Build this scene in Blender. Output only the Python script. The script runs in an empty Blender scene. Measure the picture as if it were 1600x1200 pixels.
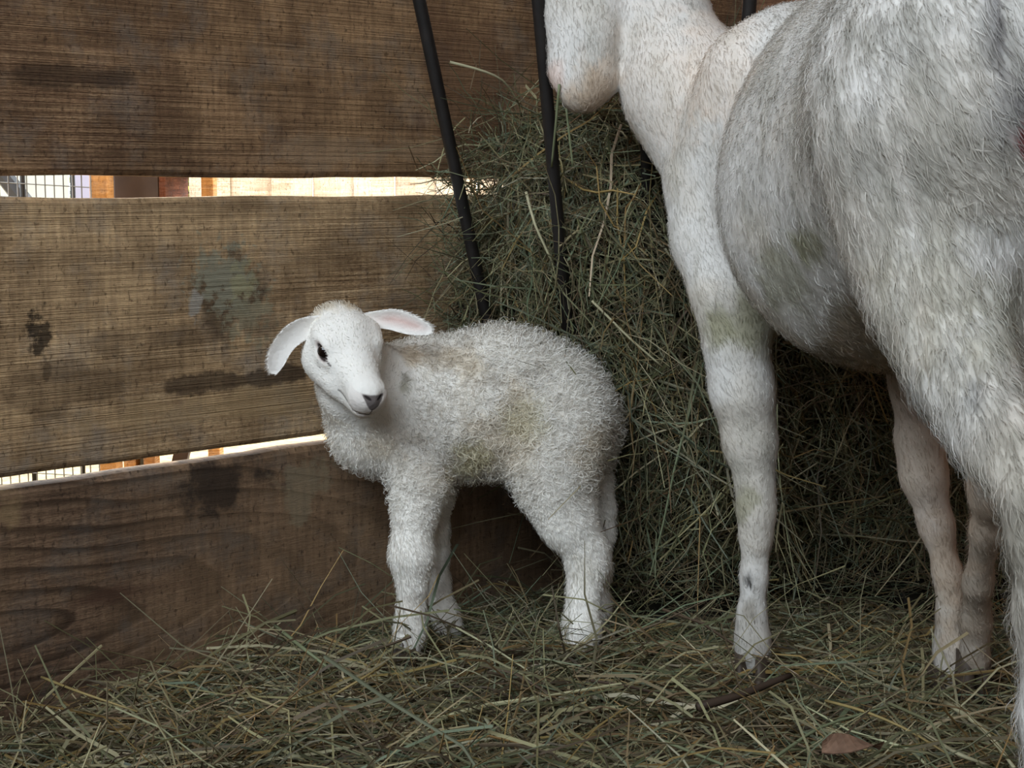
import bpy, math
import numpy as np
from mathutils import Vector, Matrix

S = bpy.context.scene
C = S.collection
rng = np.random.default_rng(7)

# ------------------------------------------------------------------ camera, world, light, exposure
F_PX, CAM_H, PITCH = 2400.0, 0.5, math.atan(310 / 2400.0)
cam_d = bpy.data.cameras.new('camera')
cam_d.sensor_width = 36.0
cam_d.lens = 36.0 * F_PX / 1600.0
cam_d.clip_start = 0.02
cam = bpy.data.objects.new('camera', cam_d)
cam.location = (0, 0, CAM_H)
cam.rotation_euler = (math.pi / 2 - PITCH, 0, 0)
C.objects.link(cam)
S.camera = cam

WORLD_STRENGTH = 6.5
w = bpy.data.worlds.new('sky')
S.world = w
w.use_nodes = True
bg = w.node_tree.nodes['Background']
bg.inputs['Color'].default_value = (0.80, 0.91, 1.0, 1)
bg.inputs['Strength'].default_value = WORLD_STRENGTH

# wall frame: U runs along the plank wall (away to the right), N points from it into the stall
W0 = np.array([-0.504, 1.46, 0.0])
U = np.array([2545.0, 2420.0, 0.0]); U /= np.linalg.norm(U)
N = np.array([U[1], -U[0], 0.0])
CORNER_U = 1.15
OPEN_U, FRONT_V, CEIL, SILL = -2.3, 3.3, 3.4, 1.40  # sill and ceiling heights chosen so the light falls more steeply
WALL_ROT = math.atan2(U[1], U[0])


def uv(u, v, z=0.0):
    return W0 + U * u + N * v + np.array([0, 0, z])


sun_d = bpy.data.lights.new('sun', 'SUN')
sun_d.energy = 3.0
sun_d.angle = 0.01
sun_d.color = (1.0, 0.93, 0.82)
sun = bpy.data.objects.new('sun', sun_d)
sd = U * 0.75 - N * 0.25 + np.array([0, 0, 1.15])       # where the sun stands
sun.rotation_euler = Vector(sd).to_track_quat('Z', 'Y').to_euler()
C.objects.link(sun)

# daylight comes in at the open end of the barn: a portal for the sky at that opening
pd = bpy.data.lights.new('daylight_opening', 'AREA')
pd.shape = 'RECTANGLE'
pd.size, pd.size_y = FRONT_V, CEIL - SILL
pd.cycles.is_portal = True
po = bpy.data.objects.new('daylight_opening', pd)
po.location = uv(OPEN_U, FRONT_V / 2, (CEIL + SILL) / 2)
po.rotation_euler = Vector(-U).to_track_quat('Z', 'Y').to_euler()
C.objects.link(po)

S.view_settings.view_transform = 'Standard'
S.view_settings.look = 'None'
S.view_settings.gamma = 1.0
S.view_settings.use_curve_mapping = False
S.view_settings.exposure = 0.6


# ------------------------------------------------------------------ helpers
def at(px, py, Y):
    """World point on the sight line of a photo pixel at world depth Y."""
    cx, cz = (px - 800) / F_PX, -(py - 600) / F_PX
    c, s = math.cos(PITCH), math.sin(PITCH)
    d = np.array([cx, c + cz * s, -s + cz * c])
    return np.array([0, 0, CAM_H]) + d * (Y / d[1])


def mpp(Y):
    return (Y * 0.992 + 0.03) / F_PX     # metres per photo pixel at depth Y


def srgb(r, g, b):
    f = lambda c: (c / 255 / 12.92) if c / 255 <= 0.04045 else ((c / 255 + 0.055) / 1.055) ** 2.4
    return np.array([f(r), f(g), f(b)])


def hash3(ix, iy, iz, seed=0):
    h = (ix.astype(np.int64) * 374761393 + iy.astype(np.int64) * 668265263 + iz.astype(np.int64) * 2147483647 + seed * 974711) & 0x7fffffff
    h = ((h ^ (h >> 13)) * 1274126177) & 0x7fffffff
    h = h ^ (h >> 16)
    return (h & 0xffff) / 65535.0


def vnoise(p, scale, seed=0):
    """value noise 0..1 at points p (n,3)"""
    q = np.asarray(p) * scale + 100.0
    i = np.floor(q).astype(np.int64)
    f = q - i
    f = f * f * (3 - 2 * f)
    out = 0
    for dx in (0, 1):
        for dy in (0, 1):
            for dz in (0, 1):
                wgt = (f[:, 0] if dx else 1 - f[:, 0]) * (f[:, 1] if dy else 1 - f[:, 1]) * (f[:, 2] if dz else 1 - f[:, 2])
                out = out + wgt * hash3(i[:, 0] + dx, i[:, 1] + dy, i[:, 2] + dz, seed)
    return out


def fbm(p, scale, seed=0, octs=3):
    a, t, o = 1.0, 0.0, 0.0
    for k in range(octs):
        o = o + a * vnoise(p, scale * 2 ** k, seed + k * 17)
        t += a
        a *= 0.5
    return o / t


def nrm(v):
    v = np.asarray(v, float)
    return v / np.maximum(np.linalg.norm(v, axis=-1, keepdims=True), 1e-9)


def sstep(a, b, x):
    t = np.clip((x - a) / (b - a), 0, 1)
    return t * t * (3 - 2 * t)


def link(name, mesh, mat=None, parent=None, loc=None):
    o = bpy.data.objects.new(name, mesh)
    C.objects.link(o)
    if mat is not None:
        mesh.materials.append(mat)
    if loc is not None:
        o.location = loc
    if parent is not None:
        o.parent = parent
        if loc is None:
            o.location = -Vector(parent.location)
    return o


def raw_mesh(name, V, Fc, smooth=True, col=None):
    """V (n,3), Fc (m,k) with constant k"""
    V = np.asarray(V, np.float32)
    Fc = np.asarray(Fc, np.int32)
    m = bpy.data.meshes.new(name)
    k = Fc.shape[1]
    m.vertices.add(len(V))
    m.vertices.foreach_set('co', V.ravel())
    m.loops.add(Fc.size)
    m.loops.foreach_set('vertex_index', Fc.ravel())
    m.polygons.add(len(Fc))
    m.polygons.foreach_set('loop_start', np.arange(0, Fc.size, k, dtype=np.int32))
    m.polygons.foreach_set('use_smooth', np.full(len(Fc), smooth))
    m.update(calc_edges=True)
    if col is not None:
        a = m.color_attributes.new('col', 'FLOAT_COLOR', 'POINT')
        c4 = np.ones((len(V), 4), np.float32)
        c4[:, :3] = col
        a.data.foreach_set('color', c4.ravel())
    return m


def tag(o, label=None, cat=None, group=None, kind=None):
    if label: o['label'] = label
    if cat: o['category'] = cat
    if group: o['group'] = group
    if kind: o['kind'] = kind
    return o


def thing(name, loc, label=None, cat=None, group=None, kind=None, rotz=0.0):
    o = bpy.data.objects.new(name, None)
    o.empty_display_size = 0.05
    o.location = loc
    o.rotation_euler = (0, 0, rotz)
    C.objects.link(o)
    return tag(o, label, cat, group, kind)


class MB:
    """collects boxes, tubes and loose quads into one mesh"""
    def __init__(self):
        self.v, self.f = [], []

    def add(self, v, f):
        b = len(self.v)
        self.v += [tuple(map(float, p)) for p in v]
        self.f += [tuple(i + b for i in q) for q in f]

    def box(self, c, half, ax=None):
        c = np.asarray(c, float)
        A = np.eye(3) if ax is None else np.asarray(ax, float)
        pts = []
        for sx in (-1, 1):
            for sy in (-1, 1):
                for sz in (-1, 1):
                    pts.append(c + A[0] * half[0] * sx + A[1] * half[1] * sy + A[2] * half[2] * sz)
        self.add(pts, [(0, 1, 3, 2), (4, 6, 7, 5), (0, 4, 5, 1), (2, 3, 7, 6), (0, 2, 6, 4), (1, 5, 7, 3)])
        return self

    def tube(self, pts, r, sides=8, cap=True):
        pts = [np.asarray(p, float) for p in pts]
        r = [r] * len(pts) if np.isscalar(r) else r
        rings = []
        for i, p in enumerate(pts):
            t = nrm(pts[min(i + 1, len(pts) - 1)] - pts[max(i - 1, 0)])
            a = np.array([0, 0, 1.0]) if abs(t[2]) < 0.9 else np.array([1.0, 0, 0])
            x = nrm(np.cross(t, a)); y = np.cross(t, x)
            rings += [p + r[i] * (x * math.cos(2 * math.pi * k / sides) + y * math.sin(2 * math.pi * k / sides)) for k in range(sides)]
        f = []
        for i in range(len(pts) - 1):
            for k in range(sides):
                k2 = (k + 1) % sides
                f.append((i * sides + k, i * sides + k2, (i + 1) * sides + k2, (i + 1) * sides + k))
        if cap:
            f.append(tuple(range(sides))[::-1])
            f.append(tuple((len(pts) - 1) * sides + k for k in range(sides)))
        self.add(rings, f)
        return self

    def build(self, name, mat, parent=None, smooth=False, bevel=0.0, loc=None):
        m = bpy.data.meshes.new(name)
        m.from_pydata(self.v, [], self.f)
        m.update()
        if smooth:
            m.polygons.foreach_set('use_smooth', [True] * len(m.polygons))
        o = link(name, m, mat, parent, loc)
        if bevel:
            b = o.modifiers.new('bevel', 'BEVEL')
            b.width = bevel
            b.segments = 2
            b.limit_method = 'ANGLE'
        return o


# ------------------------------------------------------------------ signed-distance modelling
class Blob:
    def __init__(self, lo, hi, h):
        self.h = h
        self.lo = np.asarray(lo, float)
        n = np.ceil((np.asarray(hi) - self.lo) / h).astype(int) + 1
        self.n = n
        self.F = np.full(tuple(n), 0.3, np.float32)
        self.ax = [self.lo[i] + h * np.arange(n[i]) for i in range(3)]

    def cone(self, a, b, ra, rb, k=0.02, squash=None, cut=False):
        """round cone from a to b; squash = (axis, factor): the section is factor times as wide along axis"""
        a, b = np.asarray(a, float), np.asarray(b, float)
        R = max(ra, rb) * max(1.0, squash[1] if squash else 1.0) + k + 3 * self.h
        lo = np.minimum(a, b) - R
        hi = np.maximum(a, b) + R
        i0 = np.clip(((lo - self.lo) / self.h).astype(int), 0, self.n - 1)
        i1 = np.clip(((hi - self.lo) / self.h).astype(int) + 2, 1, self.n)
        if np.any(i1 <= i0):
            return self
        sl = tuple(slice(i0[i], i1[i]) for i in range(3))
        P = np.stack(np.meshgrid(*[self.ax[i][sl[i]] for i in range(3)], indexing='ij'), -1)
        ba = b - a
        rel = P - a
        scale = 1.0
        if squash:
            s = nrm(squash[0]); q = squash[1]
            # keep the axis where it is: squash only the offset from the axis line
            t = np.clip((rel @ ba) / max(ba @ ba, 1e-9), 0, 1)
            off = rel - t[..., None] * ba
            off = off + (1 / q - 1) * (off @ s)[..., None] * s
            rel = off + t[..., None] * ba
            scale = min(1.0, q)
        t = np.clip((rel @ ba) / max(ba @ ba, 1e-9), 0, 1)
        d = np.linalg.norm(rel - t[..., None] * ba, axis=-1) - (ra + (rb - ra) * t)
        d = d * scale
        G = self.F[sl]
        if cut:
            d = -d
            hh = np.maximum(k - np.abs(d - G), 0) / k
            self.F[sl] = np.maximum(d, G) + hh * hh * k / 4
        else:
            hh = np.maximum(k - np.abs(d - G), 0) / k
            self.F[sl] = np.minimum(d, G) - hh * hh * k / 4
        return self

    def chain(self, pts, k=0.02, squash=None):
        for (a, ra), (b, rb) in zip(pts[:-1], pts[1:]):
            self.cone(a, b, ra, rb, k, squash)
        return self

    def ball(self, c, r, k=0.02, squash=None, cut=False):
        c = np.asarray(c, float)
        return self.cone(c, c + np.array([0, 0, 1e-4]), r, r, k, squash, cut)

    def plane(self, p, n):
        """keep only the side of the plane n points to"""
        d = sum((self.ax[i] - p[i]).reshape([-1 if j == i else 1 for j in range(3)]) * n[i] for i in range(3))
        self.F = np.maximum(self.F, -d.astype(np.float32))
        return self

    def mesh(self, smooth=2):
        F, h = self.F, self.h
        n = np.array(F.shape) - 1
        pos = np.zeros(tuple(n) + (3,), np.float32)
        cnt = np.zeros(tuple(n), np.float32)
        for ax in range(3):
            o1, o2 = [i for i in range(3) if i != ax]
            for d1 in (0, 1):
                for d2 in (0, 1):
                    sa = [None] * 3; sb = [None] * 3
                    sa[ax] = slice(0, n[ax]); sb[ax] = slice(1, n[ax] + 1)
                    sa[o1] = sb[o1] = slice(d1, n[o1] + d1)
                    sa[o2] = sb[o2] = slice(d2, n[o2] + d2)
                    A, B = F[tuple(sa)], F[tuple(sb)]
                    m = (A < 0) != (B < 0)
                    t = np.where(m, A / np.where(m, A - B, 1), 0)
                    pos[..., ax] += t
                    pos[..., o1] += m * d1
                    pos[..., o2] += m * d2
                    cnt += m
        act = cnt > 0
        idx = np.full(tuple(n), -1, np.int64)
        cells = np.argwhere(act)
        idx[act] = np.arange(len(cells))
        V = (cells + pos[act] / cnt[act][:, None]) * h + self.lo
        quads = []
        for ax in range(3):
            o1, o2 = [(1, 2), (2, 0), (0, 1)][ax]
            sa = [slice(1, -1)] * 3; sb = [slice(1, -1)] * 3
            sa[ax] = slice(0, -1); sb[ax] = slice(1, None)
            A, B = F[tuple(sa)] < 0, F[tuple(sb)] < 0
            e = np.argwhere(A != B)
            if not len(e):
                continue
            inside = A[tuple(e.T)]
            g = e + 1
            g[:, ax] -= 1
            def cell(a1, a2):
                c = g.copy()
                c[:, o1] -= a1; c[:, o2] -= a2
                return idx[tuple(c.T)]
            q = np.stack([cell(1, 1), cell(0, 1), cell(0, 0), cell(1, 0)], 1)
            q[~inside] = q[~inside][:, ::-1]
            quads.append(q)
        Q = np.concatenate(quads)
        Q = Q[(Q >= 0).all(1)]
        E = np.concatenate([Q[:, [0, 1]], Q[:, [1, 2]], Q[:, [2, 3]], Q[:, [3, 0]]])
        deg = np.bincount(E.ravel(), minlength=len(V)).astype(float)
        for _ in range(smooth):
            acc = np.zeros_like(V)
            for c in range(3):
                acc[:, c] = np.bincount(E[:, 0], V[E[:, 1], c], len(V)) + np.bincount(E[:, 1], V[E[:, 0], c], len(V))
            V = V * 0.4 + 0.6 * acc / np.maximum(deg, 1)[:, None]
        return V, Q


def vert_normals(V, Q):
    fn = np.cross(V[Q[:, 2]] - V[Q[:, 0]], V[Q[:, 3]] - V[Q[:, 1]])
    vn = np.zeros_like(V)
    for k in range(4):
        for c in range(3):
            vn[:, c] += np.bincount(Q[:, k], fn[:, c], len(V))
    return nrm(vn), 0.5 * np.linalg.norm(fn, axis=1)


def scatter(V, Q, n, weight=None):
    """n random surface points: positions, normals"""
    vn, area = vert_normals(V, Q)
    p = area if weight is None else area * weight
    q = Q[rng.choice(len(Q), n, p=p / p.sum())]
    a, b = rng.random((2, n, 1))
    w4 = [(1 - a) * (1 - b), a * (1 - b), a * b, (1 - a) * b]
    return sum(V[q[:, k]] * w4[k] for k in range(4)), nrm(sum(vn[q[:, k]] * w4[k] for k in range(4)))


def refine(V, Q, centre, radius):
    """split the faces near a point in four, for finer markings"""
    m = np.linalg.norm(V[Q].mean(1) - centre, axis=1) < radius
    A = Q[m]
    E = np.sort(np.stack([A, np.roll(A, -1, 1)], -1).reshape(-1, 2), 1)
    ue, inv = np.unique(E, axis=0, return_inverse=True)
    inv = inv.reshape(-1, 4) + len(V)
    cen = np.arange(len(A)) + len(V) + len(ue)
    V2 = np.concatenate([V, V[ue].mean(1), V[A].mean(1)])
    new = [np.stack([A[:, k], inv[:, k], cen, inv[:, k - 1]], 1) for k in range(4)]
    return V2, np.concatenate([Q[~m]] + new)


def ribbons(paths, side, width, col, taper=0.25):
    """paths (n,s,3), side (n,s,3) or (n,3) width direction, width (n,) -> flat tapering strands"""
    n, s, _ = paths.shape
    if side.ndim == 2:
        side = np.repeat(side[:, None], s, 1)
    t = np.linspace(0, 1, s)
    wd = width[:, None] * (1 - (1 - taper) * t ** 1.5)[None] * 0.5
    L = paths - side * wd[..., None]
    R = paths + side * wd[..., None]
    V = np.stack([L, R], 2).reshape(-1, 3)
    base = (np.arange(n) * s * 2)[:, None] + (np.arange(s - 1) * 2)[None]
    Fc = np.stack([base, base + 1, base + 3, base + 2], -1).reshape(-1, 4)
    cc = np.repeat(col, s * 2, 0)
    return V, Fc, cc


def stems(paths, width, col, flat=0.4):
    """three-sided stems and blades"""
    n, s, _ = paths.shape
    tan = nrm(np.gradient(paths, axis=1))
    ref = nrm(rng.normal(size=(n, 1, 3)))
    x = nrm(np.cross(tan, np.repeat(ref, s, 1)))
    y = np.cross(tan, x)
    t = np.linspace(0, 1, s)
    wd = (width[:, None] * (1 - 0.55 * t ** 2)[None])[..., None] * 0.5
    ring = [x * wd, -x * wd, y * wd * flat * 2]
    V = np.stack([paths + r for r in ring], 2).reshape(-1, 3)
    b = (np.arange(n) * s * 3)[:, None] + (np.arange(s - 1) * 3)[None]
    Fc = []
    for k in range(3):
        k2 = (k + 1) % 3
        Fc.append(np.stack([b + k, b + k2, b + 3 + k2, b + 3 + k], -1))
    Fc = np.stack(Fc, 2).reshape(-1, 4)
    return V, Fc, np.repeat(col, s * 3, 0)


def hay_paths(p0, d, length, segs=5, bend=0.5, droop=0.0):
    """curved strands starting at p0 along d"""
    n = len(p0)
    t = np.linspace(0, 1, segs)
    side = nrm(np.cross(d, rng.normal(size=(n, 3))))
    k = rng.normal(0, bend, (n, 1, 1))
    k2 = rng.normal(0, bend * 0.35, (n, 1, 1))
    tt = t[None, :, None]
    side2 = np.cross(d, side)
    P = p0[:, None] + length[:, None, None] * (d[:, None] * tt + side[:, None] * k * tt * tt + side2[:, None] * k2 * np.sin(3.0 * tt * math.pi) * 0.3)
    P[..., 2] -= droop * (length[:, None] * t[None] ** 2)
    # some stalks are kinked
    kink = rng.random(n) < 0.18
    off = nrm(rng.normal(size=(n, 3))) * (length * 0.25)[:, None]
    m = segs // 2
    for j in range(m + 1, segs):
        P[kink, j] += off[kink] * ((j - m) / (segs - 1 - m))
    return P


# ------------------------------------------------------------------ materials
def mat_new(name):
    m = bpy.data.materials.new(name)
    m.use_nodes = True
    nt = m.node_tree
    b = nt.nodes['Principled BSDF']
    return m, nt, b


def N_(nt, kind, **kw):
    n = nt.nodes.new(kind)
    for k, v in kw.items():
        if k in n.inputs:
            n.inputs[k].default_value = v
        else:
            setattr(n, k, v)
    return n


def ramp(nt, stops, fac=None):
    r = nt.nodes.new('ShaderNodeValToRGB')
    e = r.color_ramp.elements
    while len(e) < len(stops):
        e.new(0.5)
    for i, (p, c) in enumerate(stops):
        e[i].position = p
        e[i].color = (*c, 1) if len(c) == 3 else c
    if fac is not None:
        nt.links.new(fac, r.inputs['Fac'])
    return r


def mixc(nt, fac, a, b, mode='MIX'):
    m = nt.nodes.new('ShaderNodeMix')
    m.data_type = 'RGBA'
    m.blend_type = mode
    for sock, v in ((m.inputs[0], fac), (m.inputs[6], a), (m.inputs[7], b)):
        if hasattr(v, 'is_output'):
            nt.links.new(v, sock)
        elif np.isscalar(v):
            sock.default_value = v
        else:
            sock.default_value = (*v, 1)
    return m.outputs[2]


def math_(nt, op, a, b=0.0, c=None):
    m = nt.nodes.new('ShaderNodeMath')
    m.operation = op
    for i, v in enumerate((a, b) if c is None else (a, b, c)):
        if hasattr(v, 'is_output'):
            nt.links.new(v, m.inputs[i])
        else:
            m.inputs[i].default_value = v
    return m.outputs[0]


def plain(name, col, rough=0.7, noise=0.0, scale=20.0, metallic=0.0, spec=0.3):
    m, nt, b = mat_new(name)
    b.inputs['Roughness'].default_value = rough
    b.inputs['Metallic'].default_value = metallic
    b.inputs['Specular IOR Level'].default_value = spec
    if noise:
        tc = N_(nt, 'ShaderNodeTexCoord')
        nz = N_(nt, 'ShaderNodeTexNoise', Scale=scale, Detail=5.0)
        nt.links.new(tc.outputs['Object'], nz.inputs['Vector'])
        lo, hi = np.asarray(col) * (1 - noise), np.minimum(np.asarray(col) * (1 + noise), 1)
        r = ramp(nt, [(0.3, lo), (0.7, hi)], nz.outputs['Fac'])
        nt.links.new(r.outputs['Color'], b.inputs['Base Color'])
    else:
        b.inputs['Base Color'].default_value = (*col, 1)
    return m


def fibre(name, trans=0.35, rough=0.8, spec=0.15, gain=1.0):
    """strand material coloured by the 'col' attribute, a little light passing through"""
    m, nt, b = mat_new(name)
    a = N_(nt, 'ShaderNodeAttribute', attribute_name='col')
    nt.links.new(a.outputs['Color'], b.inputs['Base Color'])
    b.inputs['Roughness'].default_value = rough
    b.inputs['Specular IOR Level'].default_value = spec
    tr = N_(nt, 'ShaderNodeBsdfTranslucent')
    nt.links.new(a.outputs['Color'], tr.inputs['Color'])
    mx = N_(nt, 'ShaderNodeMixShader')
    mx.inputs[0].default_value = trans
    nt.links.new(b.outputs[0], mx.inputs[1])
    nt.links.new(tr.outputs[0], mx.inputs[2])
    nt.links.new(mx.outputs[0], nt.nodes['Material Output'].inputs['Surface'])
    return m


def skin(name):
    m, nt, b = mat_new(name)
    a = N_(nt, 'ShaderNodeAttribute', attribute_name='col')
    tc = N_(nt, 'ShaderNodeTexCoord')
    nz = N_(nt, 'ShaderNodeTexNoise', Scale=160.0, Detail=4.0)
    nt.links.new(tc.outputs['Object'], nz.inputs['Vector'])
    nt.links.new(a.outputs['Color'], b.inputs['Base Color'])
    bp = N_(nt, 'ShaderNodeBump', Strength=0.35, Distance=0.003)
    nt.links.new(nz.outputs['Fac'], bp.inputs['Height'])
    nt.links.new(bp.outputs[0], b.inputs['Normal'])
    b.inputs['Roughness'].default_value = 0.85
    b.inputs['Specular IOR Level'].default_value = 0.15
    return m


def wood(name, dark, mid, light, line_scale=150.0, rings=None, seed=0.0, stains=(), bump=0.6, blotch=0.55):
    """rough-sawn board: object x runs along the board, z across it.
    stains: (x, z, rx, rz, colour, amount, edge noise scale)"""
    m, nt, b = mat_new(name)
    tc = N_(nt, 'ShaderNodeTexCoord')
    obj = tc.outputs['Object']

    def noise(sx, sz, scale, detail=4.0, off=0.0, rough=0.55, dist=0.0):
        mp = N_(nt, 'ShaderNodeMapping')
        mp.inputs['Scale'].default_value = (sx, 1.0, sz)
        mp.inputs['Location'].default_value = (seed + off, 0, seed * 0.7 + off)
        nt.links.new(obj, mp.inputs['Vector'])
        nz = N_(nt, 'ShaderNodeTexNoise', Scale=scale, Detail=detail, Roughness=rough, Distortion=dist)
        nt.links.new(mp.outputs[0], nz.inputs['Vector'])
        return nz.outputs['Fac']

    grain = noise(1.0, 26.0, 9.0, 6.0)                 # long fibres
    fine = noise(3.0, 12.0, 60.0, 5.0, 3.1)            # saw fuzz
    spots = noise(1.0, 1.3, 9.0, 6.0, 7.7, 0.65)       # dirt and weathering
    big = noise(1.0, 0.8, 2.6, 3.0, 11.0)
    sep = N_(nt, 'ShaderNodeSeparateXYZ')
    nt.links.new(obj, sep.inputs[0])
    # growth-ring lines: a warped height, or rings round a far centre
    warp = noise(0.9, 2.2, 3.0, 2.0, 5.0)
    lstr = 0.55
    if rings is None:
        # grain lines of uneven width and spacing, close together where the board was cut across the rings
        hgt = noise(0.16, line_scale * 0.055, 6.0, 3.0, 5.0, 0.5, 0.35)
        lines = ramp(nt, [(0.40, (0.0,) * 3), (0.47, (0.8,) * 3), (0.50, (1.0,) * 3), (0.53, (0.3,) * 3), (0.60, (0.0,) * 3)], hgt).outputs['Color']
    else:
        rx, rz, asp, freq, wamp = rings
        lstr = 0.95
        dx = math_(nt, 'MULTIPLY', math_(nt, 'SUBTRACT', sep.outputs['X'], rx), asp)
        dz = math_(nt, 'SUBTRACT', sep.outputs['Z'], rz)
        rr = math_(nt, 'SQRT', math_(nt, 'ADD', math_(nt, 'MULTIPLY', dx, dx), math_(nt, 'MULTIPLY', dz, dz)))
        hgt = math_(nt, 'ADD', math_(nt, 'MULTIPLY', rr, freq), math_(nt, 'MULTIPLY', warp, wamp))
        fr = math_(nt, 'FRACT', math_(nt, 'MULTIPLY', hgt, 0.159))
        lines = ramp(nt, [(0.0, (0.0,) * 3), (0.55, (0.2,) * 3), (0.84, (1.0,) * 3), (0.93, (0.8,) * 3), (1.0, (0.0,) * 3)], fr).outputs['Color']
    mixv = math_(nt, 'ADD', math_(nt, 'MULTIPLY', grain, 0.55), math_(nt, 'MULTIPLY', fine, 0.45))
    base = ramp(nt, [(0.36, dark), (0.50, mid), (0.62, light)], mixv).outputs['Color']
    lmask = ramp(nt, [(0.44, (0.05,) * 3), (0.60, (1.0,) * 3)], noise(1.0, 2.0, 4.0, 3.0, 31.0)).outputs['Color']
    base = mixc(nt, math_(nt, 'MULTIPLY', math_(nt, 'MULTIPLY', lines, lmask if rings is None else 1.0), lstr), base, np.asarray(dark) * 0.7)
    bigr = ramp(nt, [(0.42, (0.0,) * 3), (0.58, (1.0,) * 3)], big).outputs['Color']
    base = mixc(nt, math_(nt, 'MULTIPLY', bigr, 0.60), base, np.asarray(light) * np.array([1.0, 0.96, 0.88]))
    sp = ramp(nt, [(0.42, (0.0,) * 3), (0.58, (1.0,) * 3)], spots).outputs['Color']
    base = mixc(nt, math_(nt, 'MULTIPLY', sp, blotch), base, np.asarray(dark) * 0.75)
    saw = ramp(nt, [(0.40, (0.0,) * 3), (0.60, (1.0,) * 3)], noise(22.0, 1.6, 7.0, 4.0, 41.0)).outputs['Color']
    base = mixc(nt, math_(nt, 'MULTIPLY', saw, 0.30), base, np.asarray(dark) * 0.8)
    grey = ramp(nt, [(0.50, (0.0,) * 3), (0.66, (1.0,) * 3)], noise(1.0, 1.0, 13.0, 6.0, 51.0, 0.7)).outputs['Color']
    base = mixc(nt, math_(nt, 'MULTIPLY', grey, 0.4), base, np.array([1.06, 1.0, 0.90]) * np.mean(mid) * 0.9)
    speck = noise(1.6, 0.9, 120.0, 4.0, 21.0, 0.65)
    spk = ramp(nt, [(0.56, (0.0,) * 3), (0.66, (1.0,) * 3)], speck).outputs['Color']
    base = mixc(nt, math_(nt, 'MULTIPLY', spk, 0.65), base, np.asarray(dark) * 0.5)
    for (sx, sz, rx, rz, col, amt, nsc) in stains:
        dx = math_(nt, 'DIVIDE', math_(nt, 'SUBTRACT', sep.outputs['X'], sx + 1.2), rx)
        dz = math_(nt, 'DIVIDE', math_(nt, 'SUBTRACT', sep.outputs['Z'], sz), rz)
        dist = math_(nt, 'SQRT', math_(nt, 'ADD', math_(nt, 'MULTIPLY', dx, dx), math_(nt, 'MULTIPLY', dz, dz)))
        nz = noise(1.0, 1.0, nsc, 5.0, sx * 13 + sz * 7, 0.65)
        v = math_(nt, 'SUBTRACT', math_(nt, 'ADD', -0.95, math_(nt, 'MULTIPLY', nz, 3.9)), dist)
        k = ramp(nt, [(0.15, (0.0,) * 3), (0.55, (1.0,) * 3)], v).outputs['Color']
        base = mixc(nt, math_(nt, 'MULTIPLY', k, amt), base, col)
    nt.links.new(base, b.inputs['Base Color'])
    b.inputs['Roughness'].default_value = 0.9
    b.inputs['Specular IOR Level'].default_value = 0.12
    hh = math_(nt, 'SUBTRACT', math_(nt, 'ADD', math_(nt, 'MULTIPLY', fine, 0.7), grain), math_(nt, 'MULTIPLY', lines, 0.7))
    bp = N_(nt, 'ShaderNodeBump', Strength=bump, Distance=0.003)
    nt.links.new(hh, bp.inputs['Height'])
    nt.links.new(bp.outputs[0], b.inputs['Normal'])
    return m


# ------------------------------------------------------------------ the barn: plank walls, floor, roof
D_, M_, L_ = srgb(106, 82, 60), srgb(178, 146, 109), srgb(222, 191, 152)
LICH = srgb(150, 148, 128)
BLK = srgb(38, 32, 28)


def plank(name, u0, u1, z0, z1, mat, parent, thick=0.032, seed=0, back=False, slope=0.0):
    """a rough board with slightly wavy edges; local x along the board, z across it. Front face at y=0"""
    nx = max(8, int((u1 - u0) / 0.025))
    xs = np.linspace(0, u1 - u0, nx)
    hz = z1 - z0
    wob = lambda s: (fbm(np.stack([xs * 1.0, xs * 0 + s, xs * 0], 1), 9.0, seed) - 0.5) * 0.006
    top, bot = hz + wob(1.5), wob(9.5)
    r = 0.004
    prof = [(0, 0.0 + r), (r, 0.0), (0.5, 0.5), (1 - r, 1.0), (0, 1.0 - r)]
    V, Fc = [], []
    ny = 10
    sect = [(-thick + 0.003, 0.0), (-0.004, 0.0), (0.0, 0.02)] + [(0.0, t) for t in np.linspace(0.1, 0.9, 6)] + [(0.0, 0.98), (-0.004, 1.0), (-thick + 0.003, 1.0), (-thick, 0.98), (-thick, 0.02)]
    k = len(sect)
    for i, x in enumerate(xs):
        for (yy, t) in sect:
            V.append((x, -yy, bot[i] + (top[i] - bot[i]) * t + slope * x))
    for i in range(nx - 1):
        for j in range(k):
            j2 = (j + 1) % k
            Fc.append((i * k + j, i * k + j2, (i + 1) * k + j2, (i + 1) * k + j))
    Fc = [f[::-1] for f in Fc]
    m = bpy.data.meshes.new(name)
    m.from_pydata(V, [], Fc + [tuple(range(k)), tuple((nx - 1) * k + j for j in range(k))[::-1]])
    m.update()
    o = bpy.data.objects.new(name, m)
    m.materials.append(mat)
    C.objects.link(o)
    o.parent = parent
    o.location = (u0, 0, z0)
    return o


wall = thing('wall_left', uv(0, 0), kind='structure', rotz=WALL_ROT)
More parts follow.
